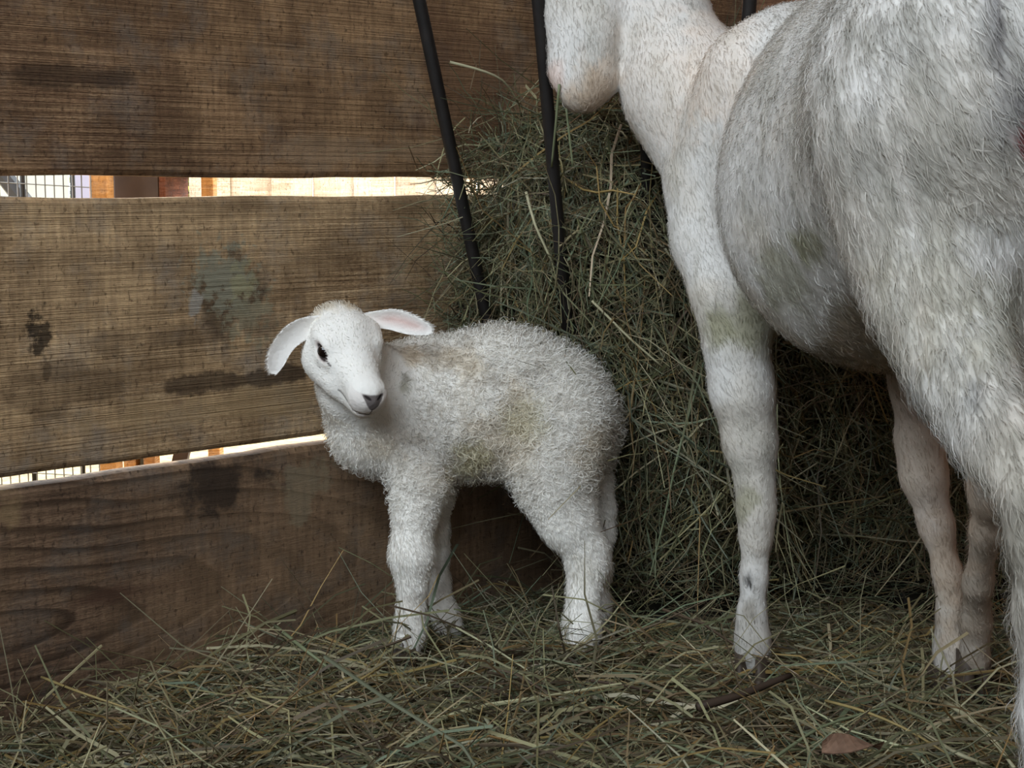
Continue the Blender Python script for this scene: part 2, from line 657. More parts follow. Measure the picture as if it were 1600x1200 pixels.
# board heights are measured from the photo: the gap near eye level and the one at lamb-belly height
wood_top = wood('rough_board_top', srgb(92, 68, 51), srgb(146, 114, 86), srgb(184, 150, 114), seed=1.3, line_scale=760,
                stains=((0.62, 0.10, 0.12, 0.14, srgb(104, 76, 58), 0.6, 8.0), (0.12, 0.095, 0.16, 0.018, srgb(62, 48, 38), 0.7, 8.0),
                        (0.45, 0.03, 0.2, 0.02, srgb(150, 128, 104), 0.4, 12.0)))
wood_mid = wood('rough_board_middle', D_, M_, L_, seed=4.2, line_scale=900, blotch=0.5,
                stains=((0.275, 0.165, 0.055, 0.070, srgb(78, 66, 54), 0.75, 16.0),
                        (0.30, 0.045, 0.22, 0.022, srgb(176, 148, 110), 0.55, 12.0),
                        (0.268, 0.185, 0.050, 0.045, LICH, 0.75, 75.0),
                        (0.295, 0.180, 0.018, 0.030, srgb(160, 154, 120), 0.75, 60.0),
                        (0.300, 0.140, 0.040, 0.036, srgb(148, 142, 118), 0.7, 80.0),
                        (0.232, 0.156, 0.010, 0.018, srgb(168, 162, 152), 0.8, 45.0),
                        (0.055, 0.140, 0.018, 0.026, BLK, 0.85, 55.0),
                        (0.062, 0.105, 0.005, 0.02, BLK, 0.6, 60.0),
                        (0.27, 0.072, 0.13, 0.012, srgb(56, 44, 36), 0.75, 16.0),
                        (0.10, 0.085, 0.12, 0.03, srgb(84, 66, 50), 0.5, 10.0),
                        (0.22, 0.125, 0.12, 0.02, srgb(92, 74, 58), 0.5, 12.0)))
wood_low = wood('rough_board_low', srgb(74, 58, 46), srgb(122, 97, 77), srgb(152, 125, 100), seed=9.1,
                rings=(1.2, 0.15, 0.22, 330.0, 24.0), bump=0.35, blotch=0.3,
                stains=((0.26, 0.255, 0.08, 0.05, srgb(46, 39, 34), 0.8, 14.0), (0.37, 0.235, 0.05, 0.04, srgb(132, 120, 98), 0.55, 30.0),
                        (0.12, 0.160, 0.10, 0.018, srgb(80, 58, 46), 0.7, 4.0), (0.02, 0.27, 0.02, 0.05, srgb(150, 126, 92), 0.5, 14.0)))
Z_GAP1, Z_GAP2 = 0.4885, 0.218
plank('plank', -1.2, CORNER_U, 0.5095, 0.80, wood_top, wall, seed=3)
plank('plank', -1.2, CORNER_U, Z_GAP2, Z_GAP1, wood_mid, wall, seed=11)
plank('plank', -1.2, CORNER_U, -0.08, 0.2055, wood_low, wall, seed=23)
z = 0.815
for k, hgt in enumerate((0.27, 0.28, 0.26, 0.28, 0.27, 0.27, 0.27, 0.27, 0.27, 0.2)):
    plank('plank', -1.2, CORNER_U, z, z + hgt, wood_top, wall, seed=31 + k)
    z += hgt + 0.012
for k in range(13):
    plank('plank', OPEN_U, -1.205, -0.08 + 0.29 * k, 0.20 + 0.29 * k, wood_top, wall, seed=51 + k)
post_mat = wood('post_wood', srgb(60, 44, 32), srgb(96, 74, 54), srgb(120, 94, 70), seed=2.7)
for uu in (-1.2, CORNER_U + 0.06):
    MB().box((uu, 0.0325 + 0.045, 1.65), (0.045, 0.045, 1.75)).build('post', post_mat, wall, bevel=0.004, loc=(0, 0, 0))

wall2 = thing('wall_right', uv(CORNER_U, 0), kind='structure', rotz=math.atan2(N[1], N[0]))
wood_end = wood('rough_board_end', srgb(90, 62, 46), srgb(130, 94, 70), srgb(156, 118, 88), seed=6.6, line_scale=140)
for k in range(13):
    o = plank('plank', 0.0, FRONT_V, -0.08 + 0.287 * k, 0.2 + 0.287 * k, wood_end, wall2, seed=71 + k)
wall3 = thing('wall_near', uv(CORNER_U, FRONT_V), kind='structure', rotz=math.atan2(-U[1], -U[0]))
for k in range(13):
    plank('plank', 0.0, CORNER_U - OPEN_U, -0.08 + 0.287 * k, 0.2 + 0.287 * k, wood_end, wall3, seed=91 + k)
wall4 = thing('added_half_wall', uv(OPEN_U, FRONT_V), kind='structure', rotz=math.atan2(-N[1], -N[0]))  # unseen half wall added below the opening to cut off low light
for k in range(5):
    plank('plank', 0.0, FRONT_V, -0.08 + 0.296 * k, 0.21 + 0.296 * k, wood_end, wall4, seed=111 + k)
ceil_mat = plain('roof_boards', srgb(120, 96, 72), 0.9, 0.3, 6.0)
cl = MB().box((0, 0, 0), ((CORNER_U - OPEN_U) / 2 + 0.15, FRONT_V / 2 + 0.15, 0.03)).build('ceiling', ceil_mat, loc=Vector(uv((CORNER_U + OPEN_U) / 2, FRONT_V / 2, CEIL + 0.06)))
cl.rotation_euler = (0, 0, WALL_ROT)
tag(cl, kind='structure')


# ------------------------------------------------------------------ hay colours
HAYC = np.array([srgb(112, 106, 72), srgb(96, 96, 62), srgb(134, 124, 84), srgb(150, 138, 98), srgb(88, 74, 52),
                 srgb(120, 98, 62), srgb(168, 158, 122), srgb(104, 112, 84), srgb(140, 112, 56)])


HAYC = 1.28 * (HAYC * 0.80 + 0.20 * HAYC.mean(1, keepdims=True))


def hay_cols(n, wts):
    wts = np.asarray(wts, float)
    c = HAYC[rng.choice(len(HAYC), n, p=wts / wts.sum())]
    return np.clip(c * rng.uniform(0.7, 1.3, (n, 1)) * rng.uniform(0.93, 1.07, (n, 3)), 0, 1)


HAY = fibre('hay_strands', trans=0.25, rough=0.6, spec=0.3)


def ground_h(x, y):
    p = np.stack([x, y, 0 * x], 1)
    vv = (p - W0) @ N
    uu = (p - W0) @ U
    h = (fbm(p, 5.0, 3, 3) - 0.5) * 0.035 + (fbm(p, 16.0, 8, 2) - 0.5) * 0.016 - 0.029
    h += 0.004 * sstep(0.12, 0.0, vv) * sstep(-0.2, 0.6, uu)
    return h


# floor: the packed bed under the loose hay
def floor_mesh():
    nu, nv = 150, 140
    us = np.linspace(OPEN_U - 0.0, CORNER_U, nu)
    vs = np.linspace(0.0, FRONT_V, nv)
    uu, vv = np.meshgrid(us, vs, indexing='ij')
    P = W0 + U * uu.ravel()[:, None] + N * vv.ravel()[:, None]
    P[:, 2] = ground_h(P[:, 0], P[:, 1]) - 0.012
    i = np.arange((nu - 1) * nv).reshape(nu - 1, nv)[:, :-1].ravel()
    Q = np.stack([i, i + 1, i + nv + 1, i + nv], 1)[:, ::-1]
    return P, Q


P, Q = floor_mesh()
fm, nt, b = mat_new('trodden_bedding')
tc = N_(nt, 'ShaderNodeTexCoord')
n1 = N_(nt, 'ShaderNodeTexNoise', Scale=60.0, Detail=8.0, Roughness=0.7)
nt.links.new(tc.outputs['Object'], n1.inputs['Vector'])
r1 = ramp(nt, [(0.3, srgb(30, 24, 16)), (0.55, srgb(66, 54, 36)), (0.8, srgb(104, 90, 60))], n1.outputs['Fac'])
nt.links.new(r1.outputs[0], b.inputs['Base Color'])
b.inputs['Roughness'].default_value = 0.95
bp = N_(nt, 'ShaderNodeBump', Strength=1.0, Distance=0.01)
nt.links.new(n1.outputs['Fac'], bp.inputs['Height'])
nt.links.new(bp.outputs[0], b.inputs['Normal'])
fl = link('floor', raw_mesh('floor', P, Q), fm)
tag(fl, kind='structure')


# ------------------------------------------------------------------ hay bedding
def inside_stall(p, m=0.004):
    r = p - W0
    return ((r @ N) > m) & ((r @ U) < CORNER_U - m)


def bedding():
    parts = []

    def layer(n, x0, x1, y0, y1, lo, hi, wlo, whi, zlo, zhi, tilt, bend, wts):
        x = rng.uniform(x0, x1, n); y = rng.uniform(y0, y1, n)
        p = np.stack([x, y, ground_h(x, y) + rng.uniform(zlo, zhi, n)], 1)
        a = rng.uniform(0, 2 * math.pi, n)
        a = np.where(rng.random(n) < 0.45, rng.normal(0.15, 0.45, n) + np.where(rng.random(n) < 0.5, math.pi, 0), a)
        d = nrm(np.stack([np.cos(a), np.sin(a), rng.normal(tilt, 0.16, n)], 1))
        L = np.exp(rng.uniform(math.log(lo), math.log(hi), n))
        p = p - d * L[:, None] * 0.5 * np.array([1, 1, 0.6])
        P = hay_paths(p, d, L, 5, bend, 0.10)
        g = ground_h(P[:, -1, 0], P[:, -1, 1])
        lowest = P[..., 2].min(1) - (g - 0.012)
        P[..., 2] += np.maximum(0, -lowest)[:, None] * 0.8
        k = inside_stall(P[:, 0]) & inside_stall(P[:, -1]) & inside_stall(P[:, 2])
        P = P[k]; m = k.sum()
        c = hay_cols(m, wts)
        parts.append(stems(P, rng.uniform(wlo, whi, m), c))

    far_w = [4, 4, 3, 1.2, 4, 2, 0.7, 3, 0.6]
    near_w = [4, 2.5, 4, 3, 4.5, 4.5, 1.6, 1.6, 3.0]
    # dense under-layers, then loose stalks on top
    layer(19000, -0.75, 1.0, 1.12, 2.3, 0.03, 0.10, 0.0009, 0.0021, -0.012, 0.006, 0.02, 0.5, far_w)
    layer(12000, -0.75, 1.0, 1.12, 2.3, 0.05, 0.17, 0.0011, 0.0026, 0.0, 0.014, 0.05, 0.4, far_w)
    layer(6000, -0.75, 0.9, 1.12, 1.66, 0.06, 0.21, 0.0013, 0.0034, 0.004, 0.024, 0.06, 0.35, near_w)
    layer(1100, -0.70, 0.9, 1.12, 1.75, 0.04, 0.11, 0.0010, 0.0024, 0.008, 0.03, 0.40, 0.5, near_w)
    layer(420, -0.70, 0.9, 1.15, 1.70, 0.10, 0.28, 0.0020, 0.0048, 0.012, 0.032, 0.10, 0.25, [1, 1, 2, 5, 0.5, 1, 5, 2, 3])
    layer(4000, -1.6, 1.1, 0.2, 1.15, 0.06, 0.2, 0.001, 0.003, 0.0, 0.02, 0.05, 0.35, near_w)
    V, Fc, cc, off = [], [], [], 0
    for v, f, c in parts:
        V.append(v); Fc.append(f + off); cc.append(c); off += len(v)
    return raw_mesh('hay_bedding', np.concatenate(V), np.concatenate(Fc), False, np.concatenate(cc))


tag(link('hay_bedding', bedding(), HAY), 'loose greenish hay bedding strewn over the stall floor', 'hay', kind='stuff')


# ------------------------------------------------------------------ hay rack: quarter-cone corner feeder of iron rods
CORNER = uv(CORNER_U, 0)
IRON = plain('black_iron', srgb(34, 30, 28), 0.55, 0.35, 40.0, 0.3, 0.4)
rack = thing('hay_rack', CORNER, 'black iron corner hay rack with fanned rods leaning out over the hay', 'hay rack')


def rod_path(phi, top, low):
    """a rod leans out from the wall foot in the corner to the top rail; top and low are two points it passes"""
    d = (top - low) / (top[2] - low[2])
    hi = low + d * (1.06 - low[2])
    foot = CORNER + 0.12 * (-U * math.cos(math.radians(phi)) + N * math.sin(math.radians(phi))) + np.array([0, 0, 0.20])
    bend = low - d * 0.05
    k1 = bend * 0.55 + foot * 0.45 + np.array([0, 0, -0.02])
    return [hi, top, low, bend, k1, foot]


rods = []
for phi, a, c in ((8, at(655, 0, 1.72), at(757, 480, 1.80)), (22, at(841, 0, 1.655), at(880, 440, 1.735)), (34, at(1005, 0, 1.68), at(1015, 430, 1.80)),
                  (46, at(1172, 0, 1.65), at(1135, 430, 1.73))):
    rods.append(rod_path(phi, a, c))
for r_ in rods:
    MB().tube(r_, 0.0074, 10).build('rod', IRON, rack, True)
tops = [r_[0] for r_ in rods]
e_in = tops[0] + nrm(tops[0] - tops[1]) * 0.02
e_out = tops[-1] + nrm(tops[-1] - tops[-2]) * 0.22
MB().tube([e_in] + tops + [e_out], 0.011, 10).build('top_rail', IRON, rack, True)
MB().tube([CORNER + 0.12 * (-U * math.cos(a) + N * math.sin(a)) + np.array([0, 0, 0.20]) for a in np.linspace(0.05, 1.5, 16)], 0.009, 10).build('bottom_rail', IRON, rack, True)


# ------------------------------------------------------------------ hay heap in and under the rack
def hay_heap():
    b = Blob((-0.35, 1.45, -0.05), (1.0, 2.5, 0.75), 0.012)
    for px, py, Y, r in ((930, 268, 1.90, 112), (868, 330, 1.92, 104), (820, 430, 1.925, 100), (975, 400, 1.85, 160), (785, 520, 1.91, 88), (752, 430, 1.925, 62), (735, 510, 1.905, 60), (800, 250, 1.95, 60),
                         (1000, 560, 1.87, 140), (1065, 690, 1.86, 130), (1085, 850, 1.90, 135), (1060, 960, 1.90, 120), (1200, 480, 2.0, 190),
                         (1130, 250, 1.98, 140), (1310, 700, 2.05, 200), (1250, 880, 2.02, 150), (1450, 850, 1.98, 190), (1420, 560, 2.02, 200)):
        b.ball(at(px, py, Y), r * mpp(Y), 0.06)
    b.plane(uv(0, 0.004), N)
    b.plane(uv(CORNER_U - 0.004, 0), -U)
    V, Q = b.mesh(2)
    vn, area = vert_normals(V, Q)
    lump = (fbm(V, 14.0, 5, 3) - 0.5) * 0.05
    Vc = V + vn * (lump - 0.014)[:, None]
    ok = inside_stall(Vc, 0.002)
    Vc[~ok] = V[~ok]
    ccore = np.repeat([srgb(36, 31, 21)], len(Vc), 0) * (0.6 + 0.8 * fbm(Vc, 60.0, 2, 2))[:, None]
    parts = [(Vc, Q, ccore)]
    wts = [4, 4.5, 3, 2, 3.5, 2, 0.8, 4, 0.7]

    def layer(n, lo, hi, wlo, whi, out, bend, lift0, lift1, down, wt):
        p, nn = scatter(Vc, Q, int(n * 1.5))
        k = ((p - W0) @ N > 0.02) & ((p - W0) @ U < CORNER_U - 0.03) & (nn[:, 1] < 0.55)
        p, nn = p[k][:n], nn[k][:n]
        m = len(p)
        t = rng.normal(size=(m, 3)) + np.array([0, 0, -1.0]) * down * np.sign(rng.normal(0.7, 1, (m, 1)))
        t -= nn * (t * nn).sum(1, keepdims=True)
        d = nrm(nrm(t) + nn * rng.normal(out, 0.18, (m, 1)))
        L = np.exp(rng.uniform(math.log(lo), math.log(hi), m))
        p = p + nn * rng.uniform(lift0, lift1, (m, 1)) - d * L[:, None] * 0.4
        P = hay_paths(p, d, L, 6, bend, 0.12)
        k = inside_stall(P[:, 0]) & inside_stall(P[:, -1]) & inside_stall(P[:, 3]) & (P[..., 2].min(1) > -0.005)
        P = P[k]
        parts.append(stems(P, rng.uniform(wlo, whi, len(P)), hay_cols(len(P), wt)))

    layer(13000, 0.04, 0.12, 0.0009, 0.0021, 0.0, 0.6, -0.010, 0.010, 0.7, wts)
    layer(9500, 0.07, 0.22, 0.0010, 0.0026, 0.08, 0.45, 0.0, 0.025, 0.9, wts)
    layer(2400, 0.05, 0.18, 0.0010, 0.0025, 0.30, 0.6, 0.005, 0.035, 0.4, wts)
    layer(420, 0.12, 0.30, 0.0018, 0.0040, 0.12, 0.3, 0.015, 0.045, 0.6, [1, 1, 2, 4, 0.5, 2, 4, 3, 1])
    # wisps standing out to the left against the boards
    n = 1000
    py = 170 + 400 * rng.random(n) ** 0.7
    p = np.stack([at(rng.uniform(720, 820), y, rng.uniform(1.82, 1.90)) for y in py])
    d = nrm(-U * rng.uniform(0.2, 1.0, (n, 1)) + rng.normal(0, 0.55, (n, 3)) + np.array([0, 0, 0.15]))
    P = hay_paths(p, d, rng.uniform(0.04, 0.12, n), 6, 0.6, 0.1)
    k = inside_stall(P[:, 0]) & inside_stall(P[:, -1]) & inside_stall(P[:, 3])
    parts.append(stems(P[k], rng.uniform(0.0009, 0.002, k.sum()), hay_cols(k.sum(), wts)))
    V, Fc, cc, off = [], [], [], 0
    for v, f, c in parts:
        V.append(v); Fc.append(f + off); cc.append(c); off += len(v)
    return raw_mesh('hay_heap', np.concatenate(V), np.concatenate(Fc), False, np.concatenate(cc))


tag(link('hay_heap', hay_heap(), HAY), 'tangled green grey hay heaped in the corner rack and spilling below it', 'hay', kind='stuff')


# ------------------------------------------------------------------ animals: shared pieces
def coat(name, V, Q, n, parent, length_f, dir_f, col_f, width, curl=0.0, lift=0.35, mat=None, segs=4, weight=None):
    """short hairs or wool locks laid over a body"""
    p, nn = scatter(V, Q, n, weight)
    L = length_f(p, nn)
    keep = L > 0.0005
    p, nn, L = p[keep], nn[keep], L[keep]
    m = len(p)
    d = dir_f(p, nn)
    cur = curl(p) if callable(curl) else np.full(m, curl)
    L = L * rng.uniform(0.6, 1.35, m)
    d = d + rng.normal(0, 1, (m, 3)) * (0.22 + 0.5 * (cur > 0))[:, None]
    d = d - nn * (d * nn).sum(1, keepdims=True)
    d = nrm(d)
    side = nrm(np.cross(nn, d))
    t = np.linspace(0, 1, segs)[None, :, None]
    lf = ((lift(p) if callable(lift) else lift) * rng.uniform(0.5, 1.5, m))[:, None, None]
    ph = rng.uniform(0, 6.28, (m, 1, 1))
    sw = np.sign(rng.normal(size=(m, 1, 1)))
    path = p[:, None] - nn[:, None] * 0.0008 + L[:, None, None] * (d[:, None] * t * (1 - 0.25 * cur[:, None, None]) + nn[:, None] * lf * np.sin(t * 2.2)
            + cur[:, None, None] * (side[:, None] * 0.42 * sw * (np.sin(5.0 * t + ph) - np.sin(ph)) + nn[:, None] * 0.22 * (np.cos(5.0 * t + ph) - np.cos(ph))))
    col = col_f(p, nn)
    col = np.clip(col * rng.uniform(0.86, 1.1, (m, 1)), 0, 0.93)
    tang = nrm(np.gradient(path, axis=1))
    sd = nrm(np.cross(np.repeat(nn[:, None], segs, 1), tang) + 0.25 * rng.normal(size=(m, 1, 3)))
    v, f, c = ribbons(path, sd, width * rng.uniform(0.6, 1.4, m), col)
    return link(name, raw_mesh(name, v, f, True, c), mat, parent)


FUR = fibre('fleece', trans=0.30, rough=0.85, spec=0.1)
SKIN = skin('skin')
HOOF = plain('hoof_horn', srgb(78, 66, 56), 0.6, 0.3, 60.0)
EYEM = plain('eye', srgb(22, 13, 10), 0.08, spec=0.6)


def leaf_ear(name, pts, widths, facing, parent, col_out, col_in, cup=0.35, thick=0.0028, mat=None):
    """a cupped ear: centre line pts, half widths, facing = direction its inner side looks"""
    pts = np.asarray(pts, float)
    m = 14
    T = np.linspace(0, 1, m)
    src = np.linspace(0, 1, len(pts))
    # smooth centre line through the control points
    ctr = np.stack([np.interp(T, src, pts[:, i]) for i in range(3)], 1)
    for _ in range(3):
        ctr[1:-1] = (ctr[:-2] + 2 * ctr[1:-1] + ctr[2:]) / 4
    wd = np.interp(T, np.linspace(0, 1, len(widths)), widths)
    for _ in range(2):
        wd[1:-1] = (wd[:-2] + 2 * wd[1:-1] + wd[2:]) / 4
    tan = nrm(np.gradient(ctr, axis=0))
    fac = nrm(facing)
    side = nrm(np.cross(tan, fac))
    fac = np.cross(side, tan)
    K = 11
    V, col = [], []
    for layer in (0, 1):
        for i in range(m):
            for j in range(K):
                s = -1 + 2 * j / (K - 1)
                e = math.sqrt(max(0.0, 1 - s * s))
                bow = cup * wd[i] * (abs(s) ** 2)
                pnt = ctr[i] + side[i] * wd[i] * s + fac[i] * bow
                pnt = pnt + fac[i] * (thick * e * (0.5 if layer else -0.5) * (1.0 if i < m - 1 else 0.2))
                V.append(pnt)
                if layer:
                    kin = max(0.0, 1 - abs(s) * 1.2) * min(1, max(0.0, (T[i] - 0.12) / 0.2)) * (1 - max(0.0, (T[i] - 0.75) / 0.25))
                    col.append(np.asarray(col_out) * (1 - kin) + np.asarray(col_in) * kin)
                else:
                    col.append(np.asarray(col_out))
    A = m * K
    Fc = []
    for i in range(m - 1):
        for j in range(K - 1):
            q = (i * K + j, i * K + j + 1, (i + 1) * K + j + 1, (i + 1) * K + j)
            Fc.append(q)
            Fc.append(tuple(A + x for x in q[::-1]))
        for j in (0, K - 1):
            q = (i * K + j, (i + 1) * K + j, A + (i + 1) * K + j, A + i * K + j)
            Fc.append(q if j == 0 else q[::-1])
    for i in (0, m - 1):
        for j in range(K - 1):
            q = (i * K + j, i * K + j + 1, A + i * K + j + 1, A + i * K + j)
            Fc.append(q[::-1] if i == 0 else q)
    V = np.array(V); Fc = np.array(Fc); col = np.array(col)
    fn = np.cross(V[Fc[:, 2]] - V[Fc[:, 0]], V[Fc[:, 3]] - V[Fc[:, 1]])
    want = np.where((Fc >= A).all(1)[:, None], 1.0, -1.0) * fac[np.clip((Fc[:, 0] % A) // K, 0, m - 1)]
    flip = ((fn * want).sum(1) < 0) & ((Fc >= A).all(1) | (Fc < A).all(1))
    Fc[flip] = Fc[flip][:, ::-1]
    ear = link(name, raw_mesh(name, V, Fc, True, col), mat or SKIN, parent)
    return ear, V, Fc, col


def hoof(p, fwd, r, hgt, parent):
    """cloven hoof: two toes pointing fwd, standing on the ground under p"""
    fwd = nrm(np.array([fwd[0], fwd[1], 0.0])); sd = np.array([fwd[1], -fwd[0], 0.0])
    b = MB()
    for s in (-1, 1):
        base = []
        for lvl, (zz, k) in enumerate(((0, 1.12), (hgt * 0.55, 1.0), (hgt, 0.85))):
            ring = []
            for a in np.linspace(0, 2 * math.pi, 13)[:-1]:
                x = math.cos(a); y = math.sin(a)
                tip = 1.35 - 0.35 * zz / hgt if x > 0 else 0.85
                ring.append(p + fwd * (x * r * k * tip + (r * 0.25 if True else 0)) + sd * (s * r * 0.52 + y * r * 0.5 * k * (1 - 0.35 * max(x, 0))) + np.array([0, 0, zz]))
            base += ring
        f = []
        for i in range(2):
            for k2 in range(12):
                k3 = (k2 + 1) % 12
                f.append((i * 12 + k2, i * 12 + k3, (i + 1) * 12 + k3, (i + 1) * 12 + k2))
        f.append(tuple(range(12))[::-1]); f.append(tuple(24 + i for i in range(12)))
        b.add(base, f)
    return b.build('hoof', HOOF, parent, True)


def eyeball(name, c, r, parent, mat):
    b = MB()
    n, k = 10, 16
    V = [c + r * np.array([math.sin(math.pi * i / n) * math.cos(2 * math.pi * j / k), math.sin(math.pi * i / n) * math.sin(2 * math.pi * j / k), math.cos(math.pi * i / n)]) for i in range(n + 1) for j in range(k)]
    f = [(i * k + j, (i + 1) * k + j, (i + 1) * k + (j + 1) % k, i * k + (j + 1) % k) for i in range(n) for j in range(k)]
    b.add(V, f)
    return b.build(name, mat, parent, True)


# ------------------------------------------------------------------ the lamb
lamb = thing('lamb', at(770, 1005, 1.66) * np.array([1, 1, 0]), 'small curly white lamb standing by the plank wall and looking round', 'lamb')


def pr(px, py, Y, r):
    return (at(px, py, Y), r * mpp(Y))


HC = at(533, 530, 1.585)                     # skull centre
hf = nrm(np.array([0.040, -0.080, -0.051])) # poll to nose
hs = np.array([-0.88, -0.46, 0.0]); hs = nrm(hs - hf * (hs @ hf))   # towards the lamb's right cheek (left in view)
hu = np.cross(hs, hf)


def hl(f, s, u):
    return HC + hf * f + hs * s + hu * u


LEYE = hl(0.030, 0.0320, 0.007)
REYE = hl(0.027, -0.0305, 0.007)
NOSE = hl(0.104, 0, -0.004)


def make_lamb():
    b = Blob((-0.33, 1.42, -0.03), (0.21, 1.86, 0.46), 0.0027)
    X = np.array([0, 1.0, 0])
    sq = (X, 0.80)
    # trunk
    b.chain([pr(606, 655, 1.665, 80), pr(690, 640, 1.68, 95), pr(790, 628, 1.695, 102), pr(850, 625, 1.705, 84)], 0.03, sq)
    b.ball(*pr(886, 645, 1.705, 50), 0.04)
    b.ball(*pr(578, 662, 1.655, 52), 0.04)       # breast
    b.ball(*pr(650, 600, 1.67, 58), 0.03)       # withers
    # neck, curving round to the camera
    b.chain([pr(600, 625, 1.655, 66), pr(560, 595, 1.625, 56), pr(543, 555, 1.605, 46)], 0.03)
    # tail
    b.chain([pr(915, 588, 1.715, 18), pr(935, 632, 1.715, 18), pr(938, 692, 1.71, 12)], 0.012)
    # near fore leg
    b.chain([pr(640, 690, 1.65, 50), pr(655, 755, 1.64, 40), pr(648, 800, 1.635, 33), pr(643, 850, 1.63, 28), pr(643, 872, 1.63, 31),
             pr(644, 912, 1.63, 21), pr(643, 955, 1.63, 19), pr(641, 985, 1.628, 22), pr(638, 1004, 1.62, 21)], 0.014)
    # far fore leg
    b.chain([pr(665, 700, 1.69, 46), pr(672, 770, 1.70, 34), pr(673, 830, 1.71, 25), pr(676, 865, 1.715, 22), pr(684, 910, 1.715, 16),
             pr(692, 950, 1.715, 16), pr(698, 970, 1.71, 18), pr(702, 985, 1.705, 18)], 0.014)
    # near hind leg
    b.chain([pr(872, 660, 1.675, 76), pr(862, 720, 1.665, 62), pr(866, 765, 1.66, 50), pr(888, 815, 1.66, 40), pr(915, 858, 1.665, 32)], 0.02, (X, 0.9))
    b.chain([pr(915, 858, 1.665, 33), pr(918, 885, 1.665, 30), pr(912, 925, 1.66, 24), pr(909, 965, 1.655, 25), pr(910, 985, 1.65, 26), pr(904, 1006, 1.64, 25)], 0.012)
    # far hind leg, set a little back
    b.chain([pr(905, 670, 1.735, 62), pr(905, 730, 1.745, 42), pr(925, 765, 1.75, 28), pr(940, 795, 1.755, 19), pr(941, 830, 1.755, 17),
             pr(938, 890, 1.75, 15), pr(936, 950, 1.745, 16), pr(932, 985, 1.74, 17)], 0.014)
    # head
    b.cone(hl(-0.006, 0, 0.0), hl(0.010, 0, 0.002), 0.034, 0.033, 0.02)
    b.cone(hl(0.015, 0, 0.002), hl(0.084, 0, -0.005), 0.027, 0.0165, 0.016, (hs, 1.08))       # face and nose bridge
    b.cone(hl(0.002, 0, -0.031), hl(0.085, 0, -0.0235), 0.026, 0.0125, 0.014)    # jaw
    b.ball(hl(0.090, 0, -0.006), 0.0165, 0.010, (hs, 1.1))                    # muzzle
    for s in (-1, 1):
        b.cone(hl(0.004, s * 0.018, -0.022), hl(0.044, s * 0.014, -0.022), 0.020, 0.014, 0.016)   # cheeks
        b.cone(hl(0.010, s * 0.026, 0.016), hl(0.030, s * 0.025, 0.014), 0.009, 0.007, 0.012)     # brow
        b.cone(hl(0.030, s * 0.028, 0.001), hl(0.042, s * 0.022, 0.001), 0.006, 0.005, 0.010)     # below the eye
        b.cone(hl(0.026, s * 0.0370, 0.0080), hl(0.035, s * 0.0345, 0.0060), 0.0062, 0.0055, 0.004, cut=True)           # eye socket
        b.cone(hl(0.104, s * 0.0075, 0.0015), hl(0.100, s * 0.0115, 0.004), 0.0022, 0.0016, 0.003, cut=True)   # nostril
    for s in (-1, 1):                                                             # mouth line
        b.cone(hl(0.1045, 0, -0.0215), hl(0.086, s * 0.0150, -0.0215), 0.0016, 0.0016, 0.002, cut=True)
        b.cone(hl(0.086, s * 0.0150, -0.0215), hl(0.064, s * 0.0200, -0.0180), 0.0016, 0.0012, 0.002, cut=True)
    return b.mesh(1)


def lamb_local(p):
    r = p - HC
    return r @ hf, r @ hs, r @ hu


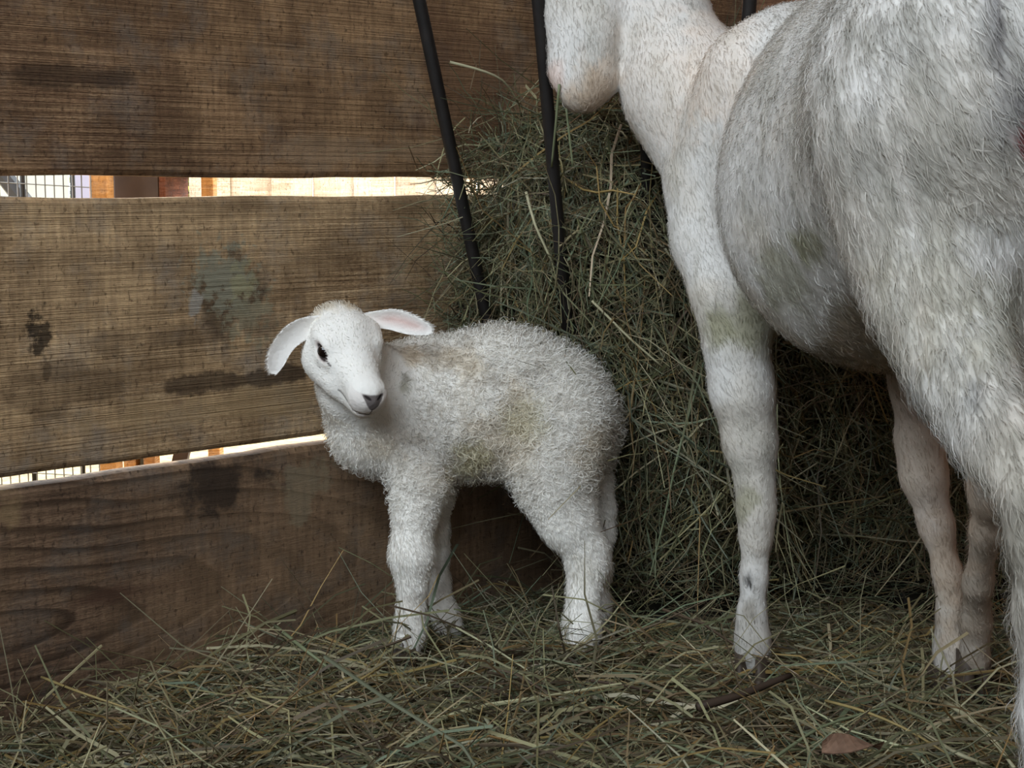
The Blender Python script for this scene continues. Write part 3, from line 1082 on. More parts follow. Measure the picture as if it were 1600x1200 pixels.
def lamb_col(p, n=None):
    f, s, u = lamb_local(p)
    head = (np.linalg.norm(p - hl(0.04, 0, -0.005), axis=1) < 0.08)
    base = np.repeat([np.array([0.86, 0.825, 0.77])], len(p), 0)
    cream = np.array([0.76, 0.67, 0.54])
    k = sstep(0.45, 0.75, fbm(p, 22.0, 5, 3))
    body = sstep(0.14, 0.22, p[:, 2]) * (~head)
    base = base * (1 - (0.7 * k * body)[:, None]) + cream * (0.7 * k * body)[:, None]
    grey = sstep(0.52, 0.72, fbm(p, 60.0, 15, 2)) * body * 0.35
    base = base * (1 - grey[:, None]) + np.array([0.50, 0.44, 0.36]) * grey[:, None]

    def spot(c, r, col, amt, soft=0.6):
        nonlocal base
        d = np.linalg.norm(p - c, axis=1) / r + (fbm(p, 90.0, 3, 2) - 0.5) * 0.9
        kk = (1 - sstep(1 - soft, 1.0, d)) * amt
        base = base * (1 - kk[:, None]) + np.asarray(col) * kk[:, None]
    spot(at(735, 725, 1.63), 0.035, (0.66, 0.60, 0.36), 0.6)
    spot(at(820, 655, 1.62), 0.035, (0.66, 0.60, 0.38), 0.4)
    spot(at(636, 592, 1.61), 0.007, (0.22, 0.20, 0.14), 0.6)
    spot(at(630, 605, 1.61), 0.008, (0.30, 0.28, 0.18), 0.6)
    spot(at(640, 556, 1.64), 0.020, (0.60, 0.46, 0.30), 0.5)  # tan patch painting in the shadow the head casts on the neck
    spot(hl(-0.028, 0.004, 0.022), 0.036, (0.66, 0.57, 0.44), 0.75)     # poll
    spot(hl(-0.015, -0.012, 0.032), 0.012, (0.72, 0.60, 0.45), 0.6)
    spot(at(905, 900, 1.63), 0.03, (0.55, 0.50, 0.40), 0.35)
    spot(at(648, 940, 1.61), 0.018, (0.45, 0.40, 0.34), 0.45)
    # pinkish skin round the eye, dark lids, a dark tear line, nose leather and lips
    def blend(k, col):
        nonlocal base
        k = np.clip(k, 0, 1)[:, None]
        base = base * (1 - k) + np.asarray(col) * k
    for e in (LEYE, REYE):
        r = p - e
        a, c, dd = r @ hf, r @ hu, np.linalg.norm(r, axis=1)
        near = dd < 0.02
        el = np.sqrt((a / 0.0125) ** 2 + ((c + 0.25 * a) / 0.0085) ** 2)
        blend(near * (1 - sstep(0.75, 1.15, el)) * 0.6, (0.50, 0.37, 0.33))
        el = np.sqrt(((a - 0.0010) / 0.0108) ** 2 + ((c + 0.25 * a) / 0.0064) ** 2)
        blend(near * (1 - sstep(0.85, 1.1, el)) * 0.97, (0.035, 0.022, 0.02))
        el = np.sqrt(((a - 0.0145) / 0.0050) ** 2 + ((c + 0.32 * a) / 0.0014) ** 2)
        blend(near * (1 - sstep(0.7, 1.2, el)) * 0.8, (0.10, 0.075, 0.075))
    front = head & (f > 0.05)
    blend(sstep(0.075, 0.10, f) * front * (u < 0.004) * 0.35, (0.60, 0.50, 0.47))
    jit = 0.0012 * (fbm(p, 260.0, 4, 2) - 0.5)
    depth_ = np.clip((0.004 - u) / 0.0165, 0, 1)
    halfw = 0.0110 * (1 - depth_) ** 0.75 + 0.0006
    nk = front * (f > 0.090) * sstep(0.0012, -0.0004, np.abs(s) - halfw + jit) * sstep(0.0055, 0.0035, u + 0.10 * np.abs(s)) * (u > -0.0125)
    blend(nk * 0.92, (0.095, 0.075, 0.072))
    nost = np.sqrt(((np.abs(s) - 0.0062) / 0.0036) ** 2 + ((u - 0.0012 - 0.35 * (np.abs(s) - 0.0062)) / 0.0016) ** 2)
    blend(front * (f > 0.088) * (1 - sstep(0.7, 1.2, nost)) * 0.95, (0.02, 0.015, 0.015))
    blend(front * (f > 0.090) * (np.abs(s) < 0.0007) * (u < -0.011) * (u > -0.0215) * 0.8, (0.08, 0.06, 0.055))
    lipu = -0.0215 + 0.0040 * sstep(0.088, 0.062, f)
    blend(front * (f > 0.062) * np.exp(-((u - lipu) / 0.0011) ** 2) * 0.85, (0.07, 0.05, 0.045))
    return np.clip(base, 0.01, 0.9)


LV, LQ = make_lamb()
LV, LQ = refine(LV, LQ, hl(0.06, 0, -0.004), 0.056)
LV, LQ = refine(LV, LQ, hl(0.096, 0, -0.010), 0.030)
LV, LQ = refine(LV, LQ, LEYE, 0.020)
link('body', raw_mesh('lamb_body', LV, LQ, True, lamb_col(LV)), SKIN, lamb)
for e, s in ((LEYE, 1), (REYE, -1)):
    eyeball('eye', e - hs * s * 0.0042 - hf * 0.001, 0.0082, lamb, EYEM)
EW = np.array([0.86, 0.82, 0.775])
EP = np.array([0.72, 0.52, 0.47])
lear = leaf_ear('ear', [hl(-0.010, 0.022, 0.012), at(464, 512, 1.572), at(440, 538, 1.568), at(430, 562, 1.565), at(426, 584, 1.565)],
                [0.012, 0.0125, 0.0125, 0.0112, 0.0108, 0.0095, 0.0040], np.array([0.3, -1.0, -0.3]), lamb, EW, EW * 0.97, 0.3)
rear = leaf_ear('ear', [hl(-0.010, -0.022, 0.016), at(612, 496, 1.588), at(640, 505, 1.585), at(675, 516, 1.58)],
                [0.0085, 0.0098, 0.0120, 0.0120, 0.0105, 0.0045], np.array([0.2, -1.0, -0.25]), lamb, EW, EP, 0.3)


def lamb_len(p, n):
    f, s, u = lamb_local(p)
    dh = np.linalg.norm(p - hl(0.03, 0, -0.004), axis=1)
    wool = sstep(0.12, 0.20, p[:, 2])
    L = 0.0105 * wool + 0.0058 * (1 - wool)
    L = L * (1 - 0.45 * sstep(0.20, 0.10, dh))
    hd = dh < 0.078
    kf = sstep(0.095, 0.062, dh)
    L = L * (1 - kf) + kf * (0.0042 + 0.008 * sstep(0.002, -0.022, f))
    L = np.where(hd & (f > 0.080), 0.0016, L)
    for e in (LEYE, REYE):
        r = p - e
        el = np.sqrt(((r @ hf - 0.002) / 0.0115) ** 2 + ((r @ hu + 0.25 * (r @ hf)) / 0.0075) ** 2)
        L = np.where((el < 1) & hd, 0, L)
    L = np.where(hd & (f > 0.093) & (u > -0.014), 0, L)
    L = np.where(hd & (f > 0.062) & (np.abs(u + 0.0200) < 0.004), 0, L)
    return L


def lamb_lift(p):
    dh = np.linalg.norm(p - hl(0.03, 0, -0.004), axis=1)
    return 0.22 + 0.14 * sstep(0.16, 0.12, p[:, 2]) + 0.24 * sstep(0.12, 0.19, p[:, 2]) * sstep(0.075, 0.11, dh)


def lamb_dir(p, n):
    f, s, u = lamb_local(p)
    dh = np.linalg.norm(p - hl(0.03, 0, -0.004), axis=1)
    d = np.repeat([np.array([0.45, -0.05, -0.9])], len(p), 0)
    hd = sstep(0.085, 0.07, dh)[:, None]
    return d * (1 - hd) + (-hf * 0.9 - hu * 0.2) * hd


def lamb_curl(p):
    dh = np.linalg.norm(p - hl(0.03, 0, -0.004), axis=1)
    return 1.0 * sstep(0.13, 0.19, p[:, 2]) * sstep(0.09, 0.15, dh)


coat('wool', LV, LQ, 80000, lamb, lamb_len, lamb_dir, lamb_col, 0.0009, lamb_curl, lamb_lift, FUR, 6)
for e_, tip in ((lear, at(426, 584, 1.565)), (rear, at(675, 516, 1.58))):
    d_ = nrm(tip - HC)
    coat('ear_hair', e_[1], e_[2], 2600, lamb, lambda p, n: np.full(len(p), 0.0035), lambda p, n: np.repeat([d_], len(p), 0),
         lambda p, n: np.repeat([EW * 0.97], len(p), 0), 0.0007, 0.0, 0.12, FUR, 3)
for p_, r_ in ((at(638, 1004, 1.62), 0.0135), (at(702, 985, 1.705), 0.012), (at(904, 1006, 1.64), 0.0150), (at(932, 985, 1.74), 0.012)):
    g = float(ground_h(np.array([p_[0]]), np.array([p_[1]]))[0]) - 0.010
    hoof(np.array([p_[0], p_[1], g]), np.array([-0.9, -0.4]), r_, max(0.014, p_[2] - g + 0.004), lamb)


# ------------------------------------------------------------------ the ewe
ewe = thing('ewe', np.array([0.36, 1.3, 0.0]), 'large white ewe seen from behind, pulling hay from the corner rack', 'sheep')
EYE_HEAD = at(918, -45, 1.69)


def make_ewe():
    b = Blob((-0.12, 0.74, -0.03), (0.78, 1.95, 0.86), 0.0058)
    X = np.array([1.0, 0, 0])
    # barrel: ribs, belly, loin, hips
    b.cone((0.318, 1.56, 0.515), (0.345, 1.36, 0.515), 0.165, 0.152, 0.05, (X, 0.76))
    b.cone((0.345, 1.36, 0.515), (0.365, 1.14, 0.555), 0.152, 0.148, 0.06, (X, 0.98))
    b.ball((0.340, 1.40, 0.470), 0.118, 0.06, (X, 1.10))
    b.cone((0.345, 1.45, 0.60), (0.365, 1.10, 0.64), 0.075, 0.085, 0.05)
    # breast and brisket
    b.chain([(np.array([0.315, 1.60, 0.47]), 0.115), (np.array([0.315, 1.67, 0.47]), 0.085)], 0.05)
    # withers to neck; the neck turns left and up to the rack
    b.chain([pr(1185, 215, 1.60, 112), pr(1080, 130, 1.645, 79), pr(1018, 15, 1.685, 74), pr(968, -80, 1.70, 76)], 0.03)
    b.chain([pr(1120, 255, 1.63, 82), pr(1065, 150, 1.65, 82)], 0.04)
    # head hanging down to the hay
    b.chain([pr(960, -125, 1.69, 82), pr(920, -60, 1.68, 72), pr(905, 20, 1.665, 54), pr(898, 85, 1.655, 40), pr(890, 112, 1.65, 32)], 0.008)
    b.chain([pr(945, -40, 1.665, 52), pr(922, 60, 1.650, 45), pr(919, 122, 1.648, 45), pr(910, 140, 1.645, 37)], 0.007)
    b.ball(*pr(884, 112, 1.65, 22), 0.012)
    b.cone(at(872, 134, 1.63), at(900, 128, 1.63), 0.0025, 0.0015, 0.006, cut=True)
    # near shoulder and fore leg
    b.ball(*pr(1222, 92, 1.54, 74), 0.03)
    b.chain([pr(1165, 120, 1.53, 70), pr(1110, 290, 1.585, 60), pr(1112, 375, 1.575, 56), pr(1135, 460, 1.55, 48), pr(1150, 540, 1.545, 43), pr(1160, 610, 1.545, 44),
             pr(1172, 690, 1.55, 36), pr(1180, 760, 1.55, 28)], 0.025)
    b.chain([pr(1180, 760, 1.55, 28), pr(1182, 800, 1.548, 28), pr(1181, 840, 1.55, 23), pr(1178, 900, 1.552, 20), pr(1175, 960, 1.552, 21),
             pr(1176, 1000, 1.55, 26), pr(1176, 1030, 1.545, 27)], 0.014)
    # far fore leg
    b.chain([pr(1400, 360, 1.60, 70), pr(1420, 500, 1.58, 50), pr(1430, 600, 1.56, 36), pr(1437, 690, 1.55, 34), pr(1444, 745, 1.545, 33),
             pr(1463, 820, 1.545, 24), pr(1482, 900, 1.54, 20), pr(1488, 960, 1.535, 21), pr(1487, 1010, 1.525, 24), pr(1482, 1055, 1.51, 24)], 0.018)
    # near haunch, thigh and hind leg
    b.ball(*pr(1465, 120, 1.09, 150), 0.06)
    b.chain([pr(1440, 220, 1.09, 150), pr(1452, 360, 1.09, 118), pr(1470, 470, 1.06, 92), pr(1505, 580, 1.02, 70), pr(1560, 680, 0.975, 56), pr(1612, 770, 0.935, 46)], 0.03)
    b.chain([pr(1612, 770, 0.935, 46), pr(1622, 840, 0.935, 44), pr(1626, 960, 0.94, 38), pr(1632, 1120, 0.945, 36), pr(1638, 1300, 0.945, 38), pr(1638, 1420, 0.935, 42), pr(1630, 1470, 0.925, 42)], 0.015)
    # far haunch and hind leg, stepped forward under the belly
    b.chain([pr(1760, 130, 1.10, 150), pr(1740, 300, 1.13, 120), pr(1690, 450, 1.20, 92), pr(1620, 620, 1.30, 56), pr(1556, 745, 1.37, 32), pr(1550, 775, 1.375, 29)], 0.03)
    b.chain([pr(1550, 775, 1.375, 29), pr(1541, 830, 1.40, 23), pr(1528, 910, 1.44, 22), pr(1524, 970, 1.475, 23), pr(1524, 1030, 1.49, 25)], 0.014)
    # rump, tail, udder
    b.ball((0.375, 1.06, 0.60), 0.10, 0.05)
    b.chain([(np.array([0.385, 0.985, 0.66]), 0.032), (np.array([0.39, 0.945, 0.60]), 0.028), (np.array([0.39, 0.94, 0.50]), 0.022), (np.array([0.39, 0.945, 0.43]), 0.016)], 0.02)
    b.ball((0.385, 1.10, 0.385), 0.066, 0.03)
    # crease behind the shoulder
    b.chain([pr(1420, 330, 1.32, 60), pr(1330, 440, 1.36, 60)], 0.05)
    return b.mesh(2)


def ewe_col(p, n=None):
    base = np.repeat([np.array([0.64, 0.61, 0.575])], len(p), 0)

    def lay(k, col, amt):
        nonlocal base
        k = np.clip(k * amt, 0, 1)[:, None]
        base = base * (1 - k) + np.asarray(col) * k
    st = p * np.array([1, 1, 0.35])                      # marks drawn out along the lie of the hair
    hind = sstep(1.26, 1.12, p[:, 1])
    low = sstep(0.60, 0.40, p[:, 2])
    lay(sstep(0.44, 0.68, fbm(p, 13.0, 41, 3)) * (0.5 + 0.5 * low), (0.52, 0.45, 0.36), 0.5)
    lay(sstep(0.48, 0.66, fbm(st, 48.0, 7, 3)) * (0.8 + 0.2 * np.maximum(low, hind)), (0.38, 0.35, 0.29), 0.42)
    lay(sstep(0.47, 0.62, fbm(st, 95.0, 9, 2)) * (0.35 + 0.65 * hind), (0.30, 0.28, 0.24), 0.42)
    lay(sstep(0.54, 0.59, fbm(st * np.array([1, 1, 0.6]), 80.0, 19, 2)) * hind * sstep(0.285, 0.315, p[:, 0]) * sstep(0.53, 0.57, p[:, 2]), (0.06, 0.05, 0.06), 0.9)
    # brown soiling and painted underside shade low on the belly, and soiled shins
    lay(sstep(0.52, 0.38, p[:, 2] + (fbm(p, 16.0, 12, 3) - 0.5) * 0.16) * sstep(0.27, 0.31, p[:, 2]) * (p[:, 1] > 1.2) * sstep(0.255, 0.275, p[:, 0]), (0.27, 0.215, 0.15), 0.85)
    lay(sstep(0.13, 0.03, p[:, 2]) * sstep(0.3, 0.6, fbm(p, 30.0, 13, 2)), (0.40, 0.37, 0.33), 0.7)

    def spot(px, py, Y, r, col, amt, soft=0.6, stretch=0.7):
        nonlocal base
        c0 = at(px, py, Y)
        ray = nrm(c0 - np.array([0, 0, CAM_H]))
        q = p - c0
        q = q - ray * ((q @ ray) * 0.8)[:, None]
        q = q * np.array([1, 1, stretch])
        d = np.linalg.norm(q, axis=1) / r + (fbm(p, 70.0, 23, 2) - 0.5) * 0.9
        kk = (1 - sstep(1 - soft, 1.0, d)) * amt
        base = base * (1 - kk[:, None]) + np.asarray(col) * kk[:, None]
    GREEN = (0.24, 0.225, 0.13)
    spot(1120, 510, 1.50, 0.020, GREEN, 0.75)
    spot(1180, 500, 1.52, 0.032, GREEN, 0.7)
    spot(1165, 790, 1.53, 0.018, GREEN, 0.6)
    spot(1275, 370, 1.26, 0.022, GREEN, 0.7)
    spot(1225, 430, 1.32, 0.030, GREEN, 0.55)
    spot(1520, 605, 0.93, 0.013, (0.05, 0.05, 0.045), 0.85)
    spot(1495, 612, 0.94, 0.007, (0.06, 0.06, 0.05), 0.85)
    spot(1456, 545, 0.98, 0.004, (0.06, 0.06, 0.05), 0.8)
    spot(1172, 955, 1.53, 0.013, (0.22, 0.19, 0.15), 0.75)
    spot(1170, 905, 1.53, 0.006, (0.05, 0.045, 0.04), 0.9)
    spot(1450, 640, 1.52, 0.016, (0.06, 0.05, 0.045), 0.8)
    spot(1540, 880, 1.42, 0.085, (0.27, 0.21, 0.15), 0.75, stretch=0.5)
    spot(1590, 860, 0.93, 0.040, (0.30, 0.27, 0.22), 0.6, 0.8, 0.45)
    spot(1575, 150, 0.98, 0.022, (0.10, 0.09, 0.10), 0.45, 0.9, 0.4)
    spot(1560, 500, 0.99, 0.03, (0.40, 0.38, 0.30), 0.5)
    spot(1440, 470, 1.0, 0.05, (0.42, 0.38, 0.30), 0.5)
    spot(1602, 218, 0.98, 0.008, (0.16, 0.03, 0.03), 0.85, stretch=0.4)
    # bay tinge on the muzzle and throat, with the under-jaw shade painted in
    spot(925, 150, 1.62, 0.036, (0.42, 0.30, 0.20), 0.75)
    spot(870, 118, 1.64, 0.014, (0.72, 0.58, 0.52), 0.8)
    spot(1020, 120, 1.60, 0.07, (0.74, 0.62, 0.52), 0.3)
    spot(1125, 100, 1.58, 0.06, (0.74, 0.60, 0.49), 0.35)
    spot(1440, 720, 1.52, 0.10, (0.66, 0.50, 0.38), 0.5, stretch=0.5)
    lay(sstep(0.40, 0.48, p[:, 0]) * sstep(1.30, 1.36, p[:, 1]), (0.58, 0.45, 0.34), 0.45)
    return np.clip(base, 0.01, 0.9)


EV, EQ = make_ewe()
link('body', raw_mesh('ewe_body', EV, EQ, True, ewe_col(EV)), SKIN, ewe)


def ewe_len(p, n):
    L = np.full(len(p), 0.0085)
    L += 0.005 * sstep(1.3, 1.1, p[:, 1])
    L -= 0.0017 * sstep(1.42, 1.54, p[:, 1])
    L -= 0.0010 * sstep(0.35, 0.22, p[:, 2])
    return L


def ewe_dir(p, n):
    d = np.repeat([np.array([0.15, -0.55, -0.85])], len(p), 0)
    d[:, 0] += (fbm(p, 6.0, 31, 2) - 0.5) * 0.7
    return d


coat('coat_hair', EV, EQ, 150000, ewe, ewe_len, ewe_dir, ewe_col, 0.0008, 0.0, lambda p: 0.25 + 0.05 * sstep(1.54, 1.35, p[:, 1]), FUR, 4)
for s, (px, py, Y) in ((1, (868, -52, 1.655)), (-1, (962, -45, 1.75))):
    eyeball('eye', at(px, py, Y), 0.011, ewe, EYEM)
e0, e1 = at(955, -165, 1.65), at(985, -150, 1.76)
leaf_ear('ear', [e0, e0 + np.array([-0.04, -0.05, 0.0]), e0 + np.array([-0.06, -0.10, -0.03])], [0.018, 0.026, 0.022, 0.006], np.array([-0.6, 0.3, -0.5]), ewe, EW * 0.97, EP, 0.3, 0.004)
leaf_ear('ear', [e1, e1 + np.array([0.05, 0.05, 0.0]), e1 + np.array([0.08, 0.09, -0.03])], [0.018, 0.026, 0.022, 0.006], np.array([-0.6, 0.3, -0.5]), ewe, EW * 0.97, EP, 0.3, 0.004)
for p_, r_, fw in ((at(1176, 1030, 1.545), 0.019, (-0.3, -0.95)), (at(1482, 1055, 1.51), 0.018, (-0.3, 0.9)), (at(1630, 1470, 0.925), 0.019, (-0.1, 0.9)), (at(1524, 1030, 1.49), 0.018, (-0.2, 0.9))):
    g = float(ground_h(np.array([p_[0]]), np.array([p_[1]]))[0]) - 0.008
    hoof(np.array([p_[0], p_[1], g]), np.array(fw), r_, max(0.022, p_[2] - g + 0.008), ewe)


# ------------------------------------------------------------------ single stalks, a twig and a leaf on the bedding
STRAW = fibre('pale_straw', trans=0.2, rough=0.55, spec=0.3)


def lay_stalk(name, pts, r0, r1, col, label, cat, mat=STRAW, group=None):
    pts = np.asarray(pts, float)
    T = np.linspace(0, 1, 9)
    src = np.linspace(0, 1, len(pts))
    path = np.stack([np.interp(T, src, pts[:, i]) for i in range(3)], 1)
    path[1:-1] = (path[:-2] + 2 * path[1:-1] + path[2:]) / 4
    mb = MB().tube(path, list(np.linspace(r0, r1, 9) * (1.0 if cat == 'twig' else 0.72)), 6)
    m = bpy.data.meshes.new(name)
    m.from_pydata(mb.v, [], mb.f)
    m.update()
    a = m.color_attributes.new('col', 'FLOAT_COLOR', 'POINT')
    a.data.foreach_set('color', np.tile(np.array([*col, 1.0], np.float32), len(mb.v)))
    m.polygons.foreach_set('use_smooth', [True] * len(m.polygons))
    base = Vector(pts[0])
    o = link(name, m, mat)
    for v in m.vertices:
        v.co -= base
    o.location = base
    return tag(o, label, cat, group)


def on_floor(px, py, lift=0.01):
    """floor point under a photo pixel"""
    ang = math.atan((py - 600) / F_PX) + PITCH
    return at(px, py, (CAM_H - lift) / math.tan(ang) )


PALE, GOLD, GRN, BRN = srgb(188, 180, 146), srgb(160, 140, 92), srgb(128, 134, 102), srgb(74, 60, 50)
lay_stalk('twig', [on_floor(1090, 1105, 0.03), on_floor(1160, 1085, 0.035), on_floor(1235, 1055, 0.04)], 0.0045, 0.0028, BRN, 'dark bare twig lying on the hay below the ewe\'s near foreleg', 'twig')
lay_stalk('straw_stalk', [on_floor(1478, 1098, 0.03), on_floor(1525, 1128, 0.034), on_floor(1560, 1165, 0.03), on_floor(1585, 1200, 0.02)], 0.0034, 0.0024, PALE, 'thick pale straw slanting down beside the ewe\'s hind leg', 'straw', group='loose straw stalks on the bedding')
lay_stalk('straw_stalk', [on_floor(1440, 1145, 0.025), on_floor(1500, 1180, 0.03), on_floor(1545, 1196, 0.02)], 0.0030, 0.0018, PALE * 0.9, 'pale straw lying flat in the bottom right foreground', 'straw', group='loose straw stalks on the bedding')
lay_stalk('straw_stalk', [on_floor(1195, 1195, 0.02), on_floor(1280, 1135, 0.03), on_floor(1400, 1100, 0.03)], 0.0022, 0.0016, GRN, 'long green stem running up from the bottom edge right of centre', 'straw', group='loose straw stalks on the bedding')
lay_stalk('straw_stalk', [on_floor(1290, 1095, 0.03), on_floor(1350, 1110, 0.035), on_floor(1420, 1140, 0.028), on_floor(1480, 1178, 0.02)], 0.0022, 0.0014, GOLD, 'long golden straw curving across the hay in front of the ewe', 'straw', group='loose straw stalks on the bedding')
lay_stalk('straw_stalk', [on_floor(430, 978, 0.03), on_floor(470, 1010, 0.04), on_floor(515, 1045, 0.02)], 0.0030, 0.0022, GRN * 1.2, 'broad pale green blade slanting by the low plank left of the lamb', 'straw', group='loose straw stalks on the bedding')
lay_stalk('straw_stalk', [on_floor(65, 1058, 0.03), on_floor(120, 1080, 0.035), on_floor(215, 1112, 0.02)], 0.0020, 0.0014, GOLD, 'long thin straw at far left slanting away from the low plank', 'straw', group='loose straw stalks on the bedding')
lay_stalk('straw_stalk', [on_floor(1030, 1155, 0.02), on_floor(1130, 1195, 0.03)], 0.0022, 0.0018, GRN, 'green stem at the bottom edge below the dark twig', 'straw', group='loose straw stalks on the bedding')
lay_stalk('straw_stalk', [on_floor(515, 1090, 0.02), on_floor(575, 1055, 0.04), on_floor(605, 1035, 0.03)], 0.0019, 0.0014, GOLD, 'thin golden straw lying on the hay in front of the lamb', 'straw', group='loose straw stalks on the bedding')
# standing and hanging stalks in the heap
lay_stalk('straw_stalk', [at(703, 97, 1.76), at(755, 110, 1.77), at(790, 126, 1.79), at(812, 165, 1.83)], 0.0024, 0.0014, PALE, 'pale straw sticking out to the left above the heap between two rods', 'straw', group='straw stalks in the hay heap')
lay_stalk('straw_stalk', [at(783, 540, 1.82), at(783, 450, 1.81), at(787, 375, 1.82)], 0.0021, 0.0014, PALE * 0.95, 'straight pale stem standing upright behind the lamb\'s back', 'straw', group='straw stalks in the hay heap')
lay_stalk('straw_stalk', [at(820, 530, 1.82), at(835, 460, 1.805), at(850, 405, 1.81)], 0.0020, 0.0013, PALE * 0.85, 'pale stem leaning right, standing behind the lamb\'s back', 'straw', group='straw stalks in the hay heap')
lay_stalk('straw_stalk', [at(822, 300, 1.73), at(835, 350, 1.715), at(862, 408, 1.72)], 0.0026, 0.0018, PALE * 0.92, 'pale flat blade hanging on the left of the heap', 'straw', group='straw stalks in the hay heap')
lay_stalk('straw_stalk', [at(925, 470, 1.70), at(985, 530, 1.69), at(1035, 573, 1.70)], 0.0021, 0.0015, PALE * 1.0, 'pale yellow stem slanting down right of the lamb\'s rump', 'straw', group='straw stalks in the hay heap')
lay_stalk('straw_stalk', [at(874, 132, 1.63), at(868, 200, 1.655), at(862, 260, 1.69)], 0.0021, 0.0016, GRN, 'green stem hanging from the ewe\'s mouth', 'straw', group='straw stalks in the hay heap')
lay_stalk('straw_stalk', [at(885, 170, 1.67), at(895, 260, 1.69)], 0.0020, 0.0016, GRN * 1.1, 'green blade hanging just under the ewe\'s chin', 'straw', group='straw stalks in the hay heap')


def dry_leaf():
    c = on_floor(1330, 1172, 0.03)
    m = bpy.data.meshes.new('dry_leaf')
    V, Fc = [], []
    n, k = 9, 5
    for lay_ in (0, 1):
        for i in range(n):
            t = i / (n - 1)
            wdt = 0.011 * math.sin(math.pi * (0.06 + 0.9 * t)) ** 0.8
            for j in range(k):
                s = -1 + 2 * j / (k - 1)
                V.append((-0.028 + 0.056 * t, s * wdt, 0.004 * s * s + 0.006 * math.sin(3 * t + s) + 0.0008 * lay_))
    for i in range(n - 1):
        for j in range(k - 1):
            q = (i * k + j, (i + 1) * k + j, (i + 1) * k + j + 1, i * k + j + 1)
            Fc.append(q[::-1]); Fc.append(tuple(n * k + x for x in q))
    m.from_pydata(V, [], Fc)
    m.update()
    o = link('dry_leaf', m, plain('leaf_brown', srgb(124, 96, 78), 0.8, 0.3, 90.0))
    o.location = c
    o.rotation_euler = (0.25, 0.1, 0.3)
    return tag(o, 'curled brown dry leaf in the hay at the bottom right foreground', 'leaf')


dry_leaf()


# ------------------------------------------------------------------ the yard outside, seen through the gaps
gm, nt, b = mat_new('sunlit_straw_yard')
tc = N_(nt, 'ShaderNodeTexCoord')
n1 = N_(nt, 'ShaderNodeTexNoise', Scale=22.0, Detail=8.0, Roughness=0.75)
nt.links.new(tc.outputs['Object'], n1.inputs['Vector'])
r1 = ramp(nt, [(0.35, srgb(92, 72, 40)), (0.55, srgb(150, 124, 78)), (0.75, srgb(206, 184, 136))], n1.outputs['Fac'])
nt.links.new(r1.outputs[0], b.inputs['Base Color'])
b.inputs['Roughness'].default_value = 0.9
yard = MB().box((0, 0, -0.10), (14, 14, 0.02)).build('ground', gm, loc=Vector((0, 4, 0)))
tag(yard, kind='structure')

CREAM = wood('pale_fence_board', srgb(146, 118, 90), srgb(184, 162, 138), srgb(200, 182, 160), seed=3.3, blotch=0.2, bump=0.2)
# pale close-boarded fence across the yard
fa, fb = at(296, 295, 5.3), at(800, 295, 5.3)
fence = thing('board_fence', np.array([fa[0], 5.3, -0.1]), 'pale upright board fence in the sun beyond the upper gap', 'fence')
bw = 0.1405
for k in range(11):
    MB().box((bw * (k + 0.5), 0.014 * (k % 2), 0.75), (bw / 2 - 0.0006, 0.011, 0.75)).build('board', CREAM, fence, bevel=0.002, loc=(0, 0, 0))
for zz in (0.3, 1.2):
    MB().box((bw * 5.5, 0.045, zz), (bw * 5.5, 0.02, 0.045)).build('rail', CREAM, fence, loc=(0, 0, 0))
MB().box((-0.035, 0.0, 0.78), (0.012, 0.02, 0.78)).build('end_post', plain('grey_steel', srgb(150, 150, 158), 0.5, 0.1, 30), fence, loc=(0, 0, 0))

PANEL = plain('offwhite_sheet', srgb(146, 144, 132), 0.7, 0.08, 8.0)
LILAC = plain('lilac_sheet', srgb(128, 122, 134), 0.7, 0.08, 8.0)
ORANGE = wood('orange_post_wood', srgb(128, 84, 44), srgb(160, 108, 58), srgb(180, 128, 74), seed=8.0, blotch=0.2)
REDW = wood('red_brown_wood', srgb(70, 38, 26), srgb(98, 56, 38), srgb(116, 72, 50), seed=5.0, blotch=0.2)
DARKW = plain('dark_brown_paint', srgb(62, 48, 40), 0.7, 0.2, 20.0)


def yard_box(name, px0, px1, Y, z0, z1, dep, mat, label, cat):
    a, c = at(px0, 295, Y), at(px1, 295, Y)
    xm, hw = (a[0] + c[0]) / 2, abs(c[0] - a[0]) / 2
    o = MB().box((0, 0, (z1 - z0) / 2), (hw, dep / 2, (z1 - z0) / 2)).build(name, mat, bevel=0.004, loc=Vector((xm, Y, z0)))
    return tag(o, label, cat)


yard_box('sheet_panel', -120, 108, 4.4, -0.08, 1.2, 0.02, PANEL, 'off white sheet panel standing behind the wire netting', 'panel')
yard_box('lilac_panel', 113, 146, 4.0, -0.08, 1.2, 0.02, LILAC, 'narrow lilac grey panel left of the orange brown post', 'panel')
yard_box('fence_post', 145, 173, 2.75, -0.08, 1.3, 0.05, ORANGE, 'orange brown wooden post seen through both gaps', 'post')
HY = 2.80
hx = lambda px: at(px, 295, HY)[0]
hutch = thing('feed_hutch', np.array([hx(212), HY, -0.08]), 'dark brown box on wooden legs outside, right of the orange brown post', 'hutch')
hw = (hx(248) - hx(176)) / 2
MB().box((0, 0.1, 0.80), (hw, 0.10, 0.30)).build('body', DARKW, hutch, bevel=0.004, loc=(0, 0, 0))
MB().box((hw + 0.006, 0.1, 0.80), (0.006, 0.10, 0.30)).build('side_board', REDW, hutch, bevel=0.002, loc=(0, 0, 0))
MB().box((hx(283) - hx(212), 0.1, 0.655), ((hx(318) - hx(250)) / 2, 0.10, 0.055)).build('shelf_board', REDW, hutch, bevel=0.004, loc=(0, 0, 0))
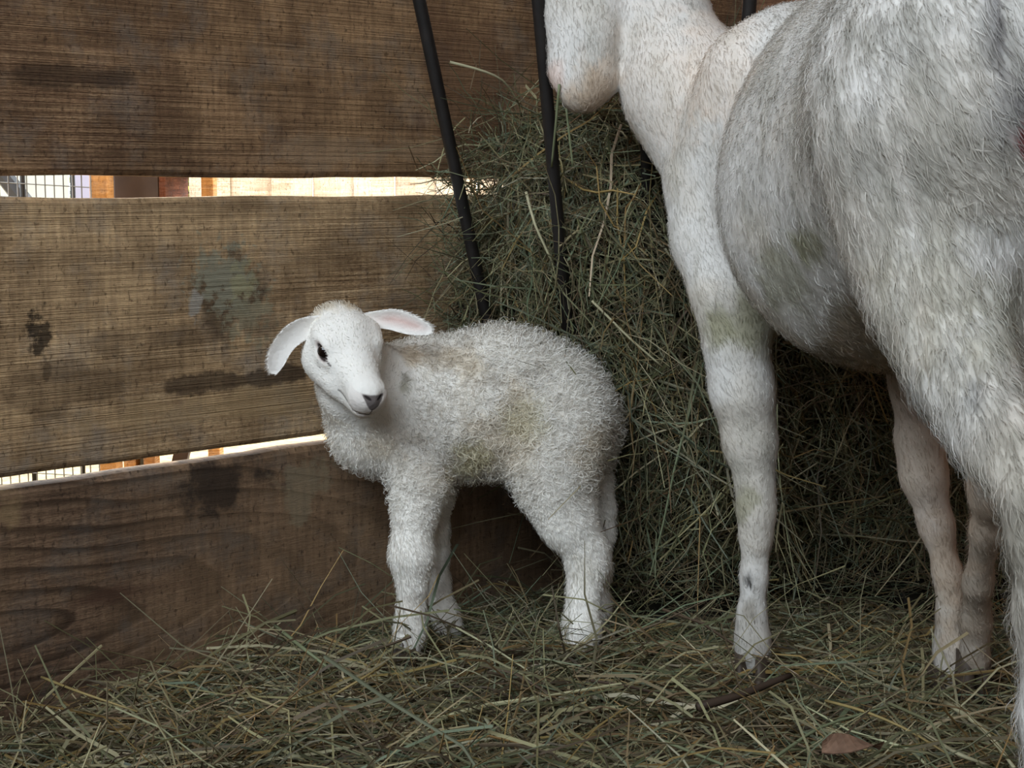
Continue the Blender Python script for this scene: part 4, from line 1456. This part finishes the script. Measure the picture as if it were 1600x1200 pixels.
for px in (186, 218, 322):
    MB().box((hx(px) - hx(212), 0.03, 0.30 if px != 322 else 0.32), (0.011, 0.02, 0.30 if px != 322 else 0.32)).build('leg', ORANGE, hutch, bevel=0.002, loc=(0, 0, 0))
MB().box((hx(200) - hx(212), 0.06, 0.22), (0.024, 0.008, 0.20)).build('pale_board', PANEL, hutch, loc=(0, 0, 0))
MB().box((hx(296) - hx(212), 0.06, 0.24), (0.014, 0.012, 0.30), ax=[[0.97, 0, -0.24], [0, 1, 0], [0.24, 0, 0.97]]).build('brace', DARKW, hutch, bevel=0.002, loc=(0, 0, 0))
# dark strut and mesh in front of the panel
net = thing('wire_netting', np.array([at(70, 295, 2.6)[0], 2.6, -0.08]), 'square wire netting stretched between thin stakes outside the left end', 'netting')
x0, x1 = at(-60, 295, 2.6)[0], at(140, 295, 2.6)[0]
xc = at(70, 295, 2.6)[0]
WIRE = plain('wire', srgb(96, 90, 84), 0.5, 0.1, 50.0, 0.6)
mb = MB()
for k in range(15):
    xx = x0 + (x1 - x0) * k / 14 - xc
    mb.tube([(xx, 0, 0.05), (xx + 0.004, 0, 1.1)], 0.0012, 4)
for k in range(46):
    mb.tube([(x0 - xc, 0, 0.06 + 0.0235 * k + 0.012), (x1 - xc, 0, 0.06 + 0.0235 * k)], 0.0010, 4)
mb.build('mesh', WIRE, net, loc=(0, 0, 0))
for px in (-58, 34, 112):
    xx = at(px, 295, 2.6)[0] - xc
    MB().tube([(xx, 0.006, 0.0), (xx, 0.006, 1.2)], 0.0045, 8).build('stake', IRON, net, True, loc=(0, 0, 0))
s0, s1 = at(-4, 262, 3.8), at(46, 325, 3.8)
dv = s1 - s0
o = MB().tube([(0, 0, 0), tuple(dv * 8.2)], 0.022, 8).build('leaning_pole', IRON, loc=Vector(s0))
tag(o, 'dark pole leaning against the off white panel outside', 'pole')

# shrub in the distance
def shrub():
    p = rng.normal(0, 1, (3000, 3)); p = nrm(p) * (rng.random((3000, 1)) ** 0.4) * np.array([0.55, 0.5, 0.75])
    c0 = at(262, 295, 8.0)
    d = nrm(rng.normal(size=(3000, 3)))
    P = hay_paths(p, d, rng.uniform(0.06, 0.14, 3000), 4, 0.4, 0.2)
    cc = np.array([srgb(120, 128, 50), srgb(150, 150, 72), srgb(92, 108, 46)])[rng.integers(0, 3, 3000)]
    v, f, c = stems(P, np.full(3000, 0.03), cc, 0.1)
    t = thing('shrub', np.array([c0[0], 8.0, -0.1]), 'yellow green shrub far off between the dark box and the pale fence', 'shrub')
    o = link('foliage', raw_mesh('foliage', v, f, False, c), fibre('leaves', 0.4), t, loc=(0, 0, 0.75))
    MB().tube([(0, 0, 0), (0.02, 0, 0.5)], 0.03, 8).build('stem', REDW, t, True, loc=(0, 0, 0))


shrub()
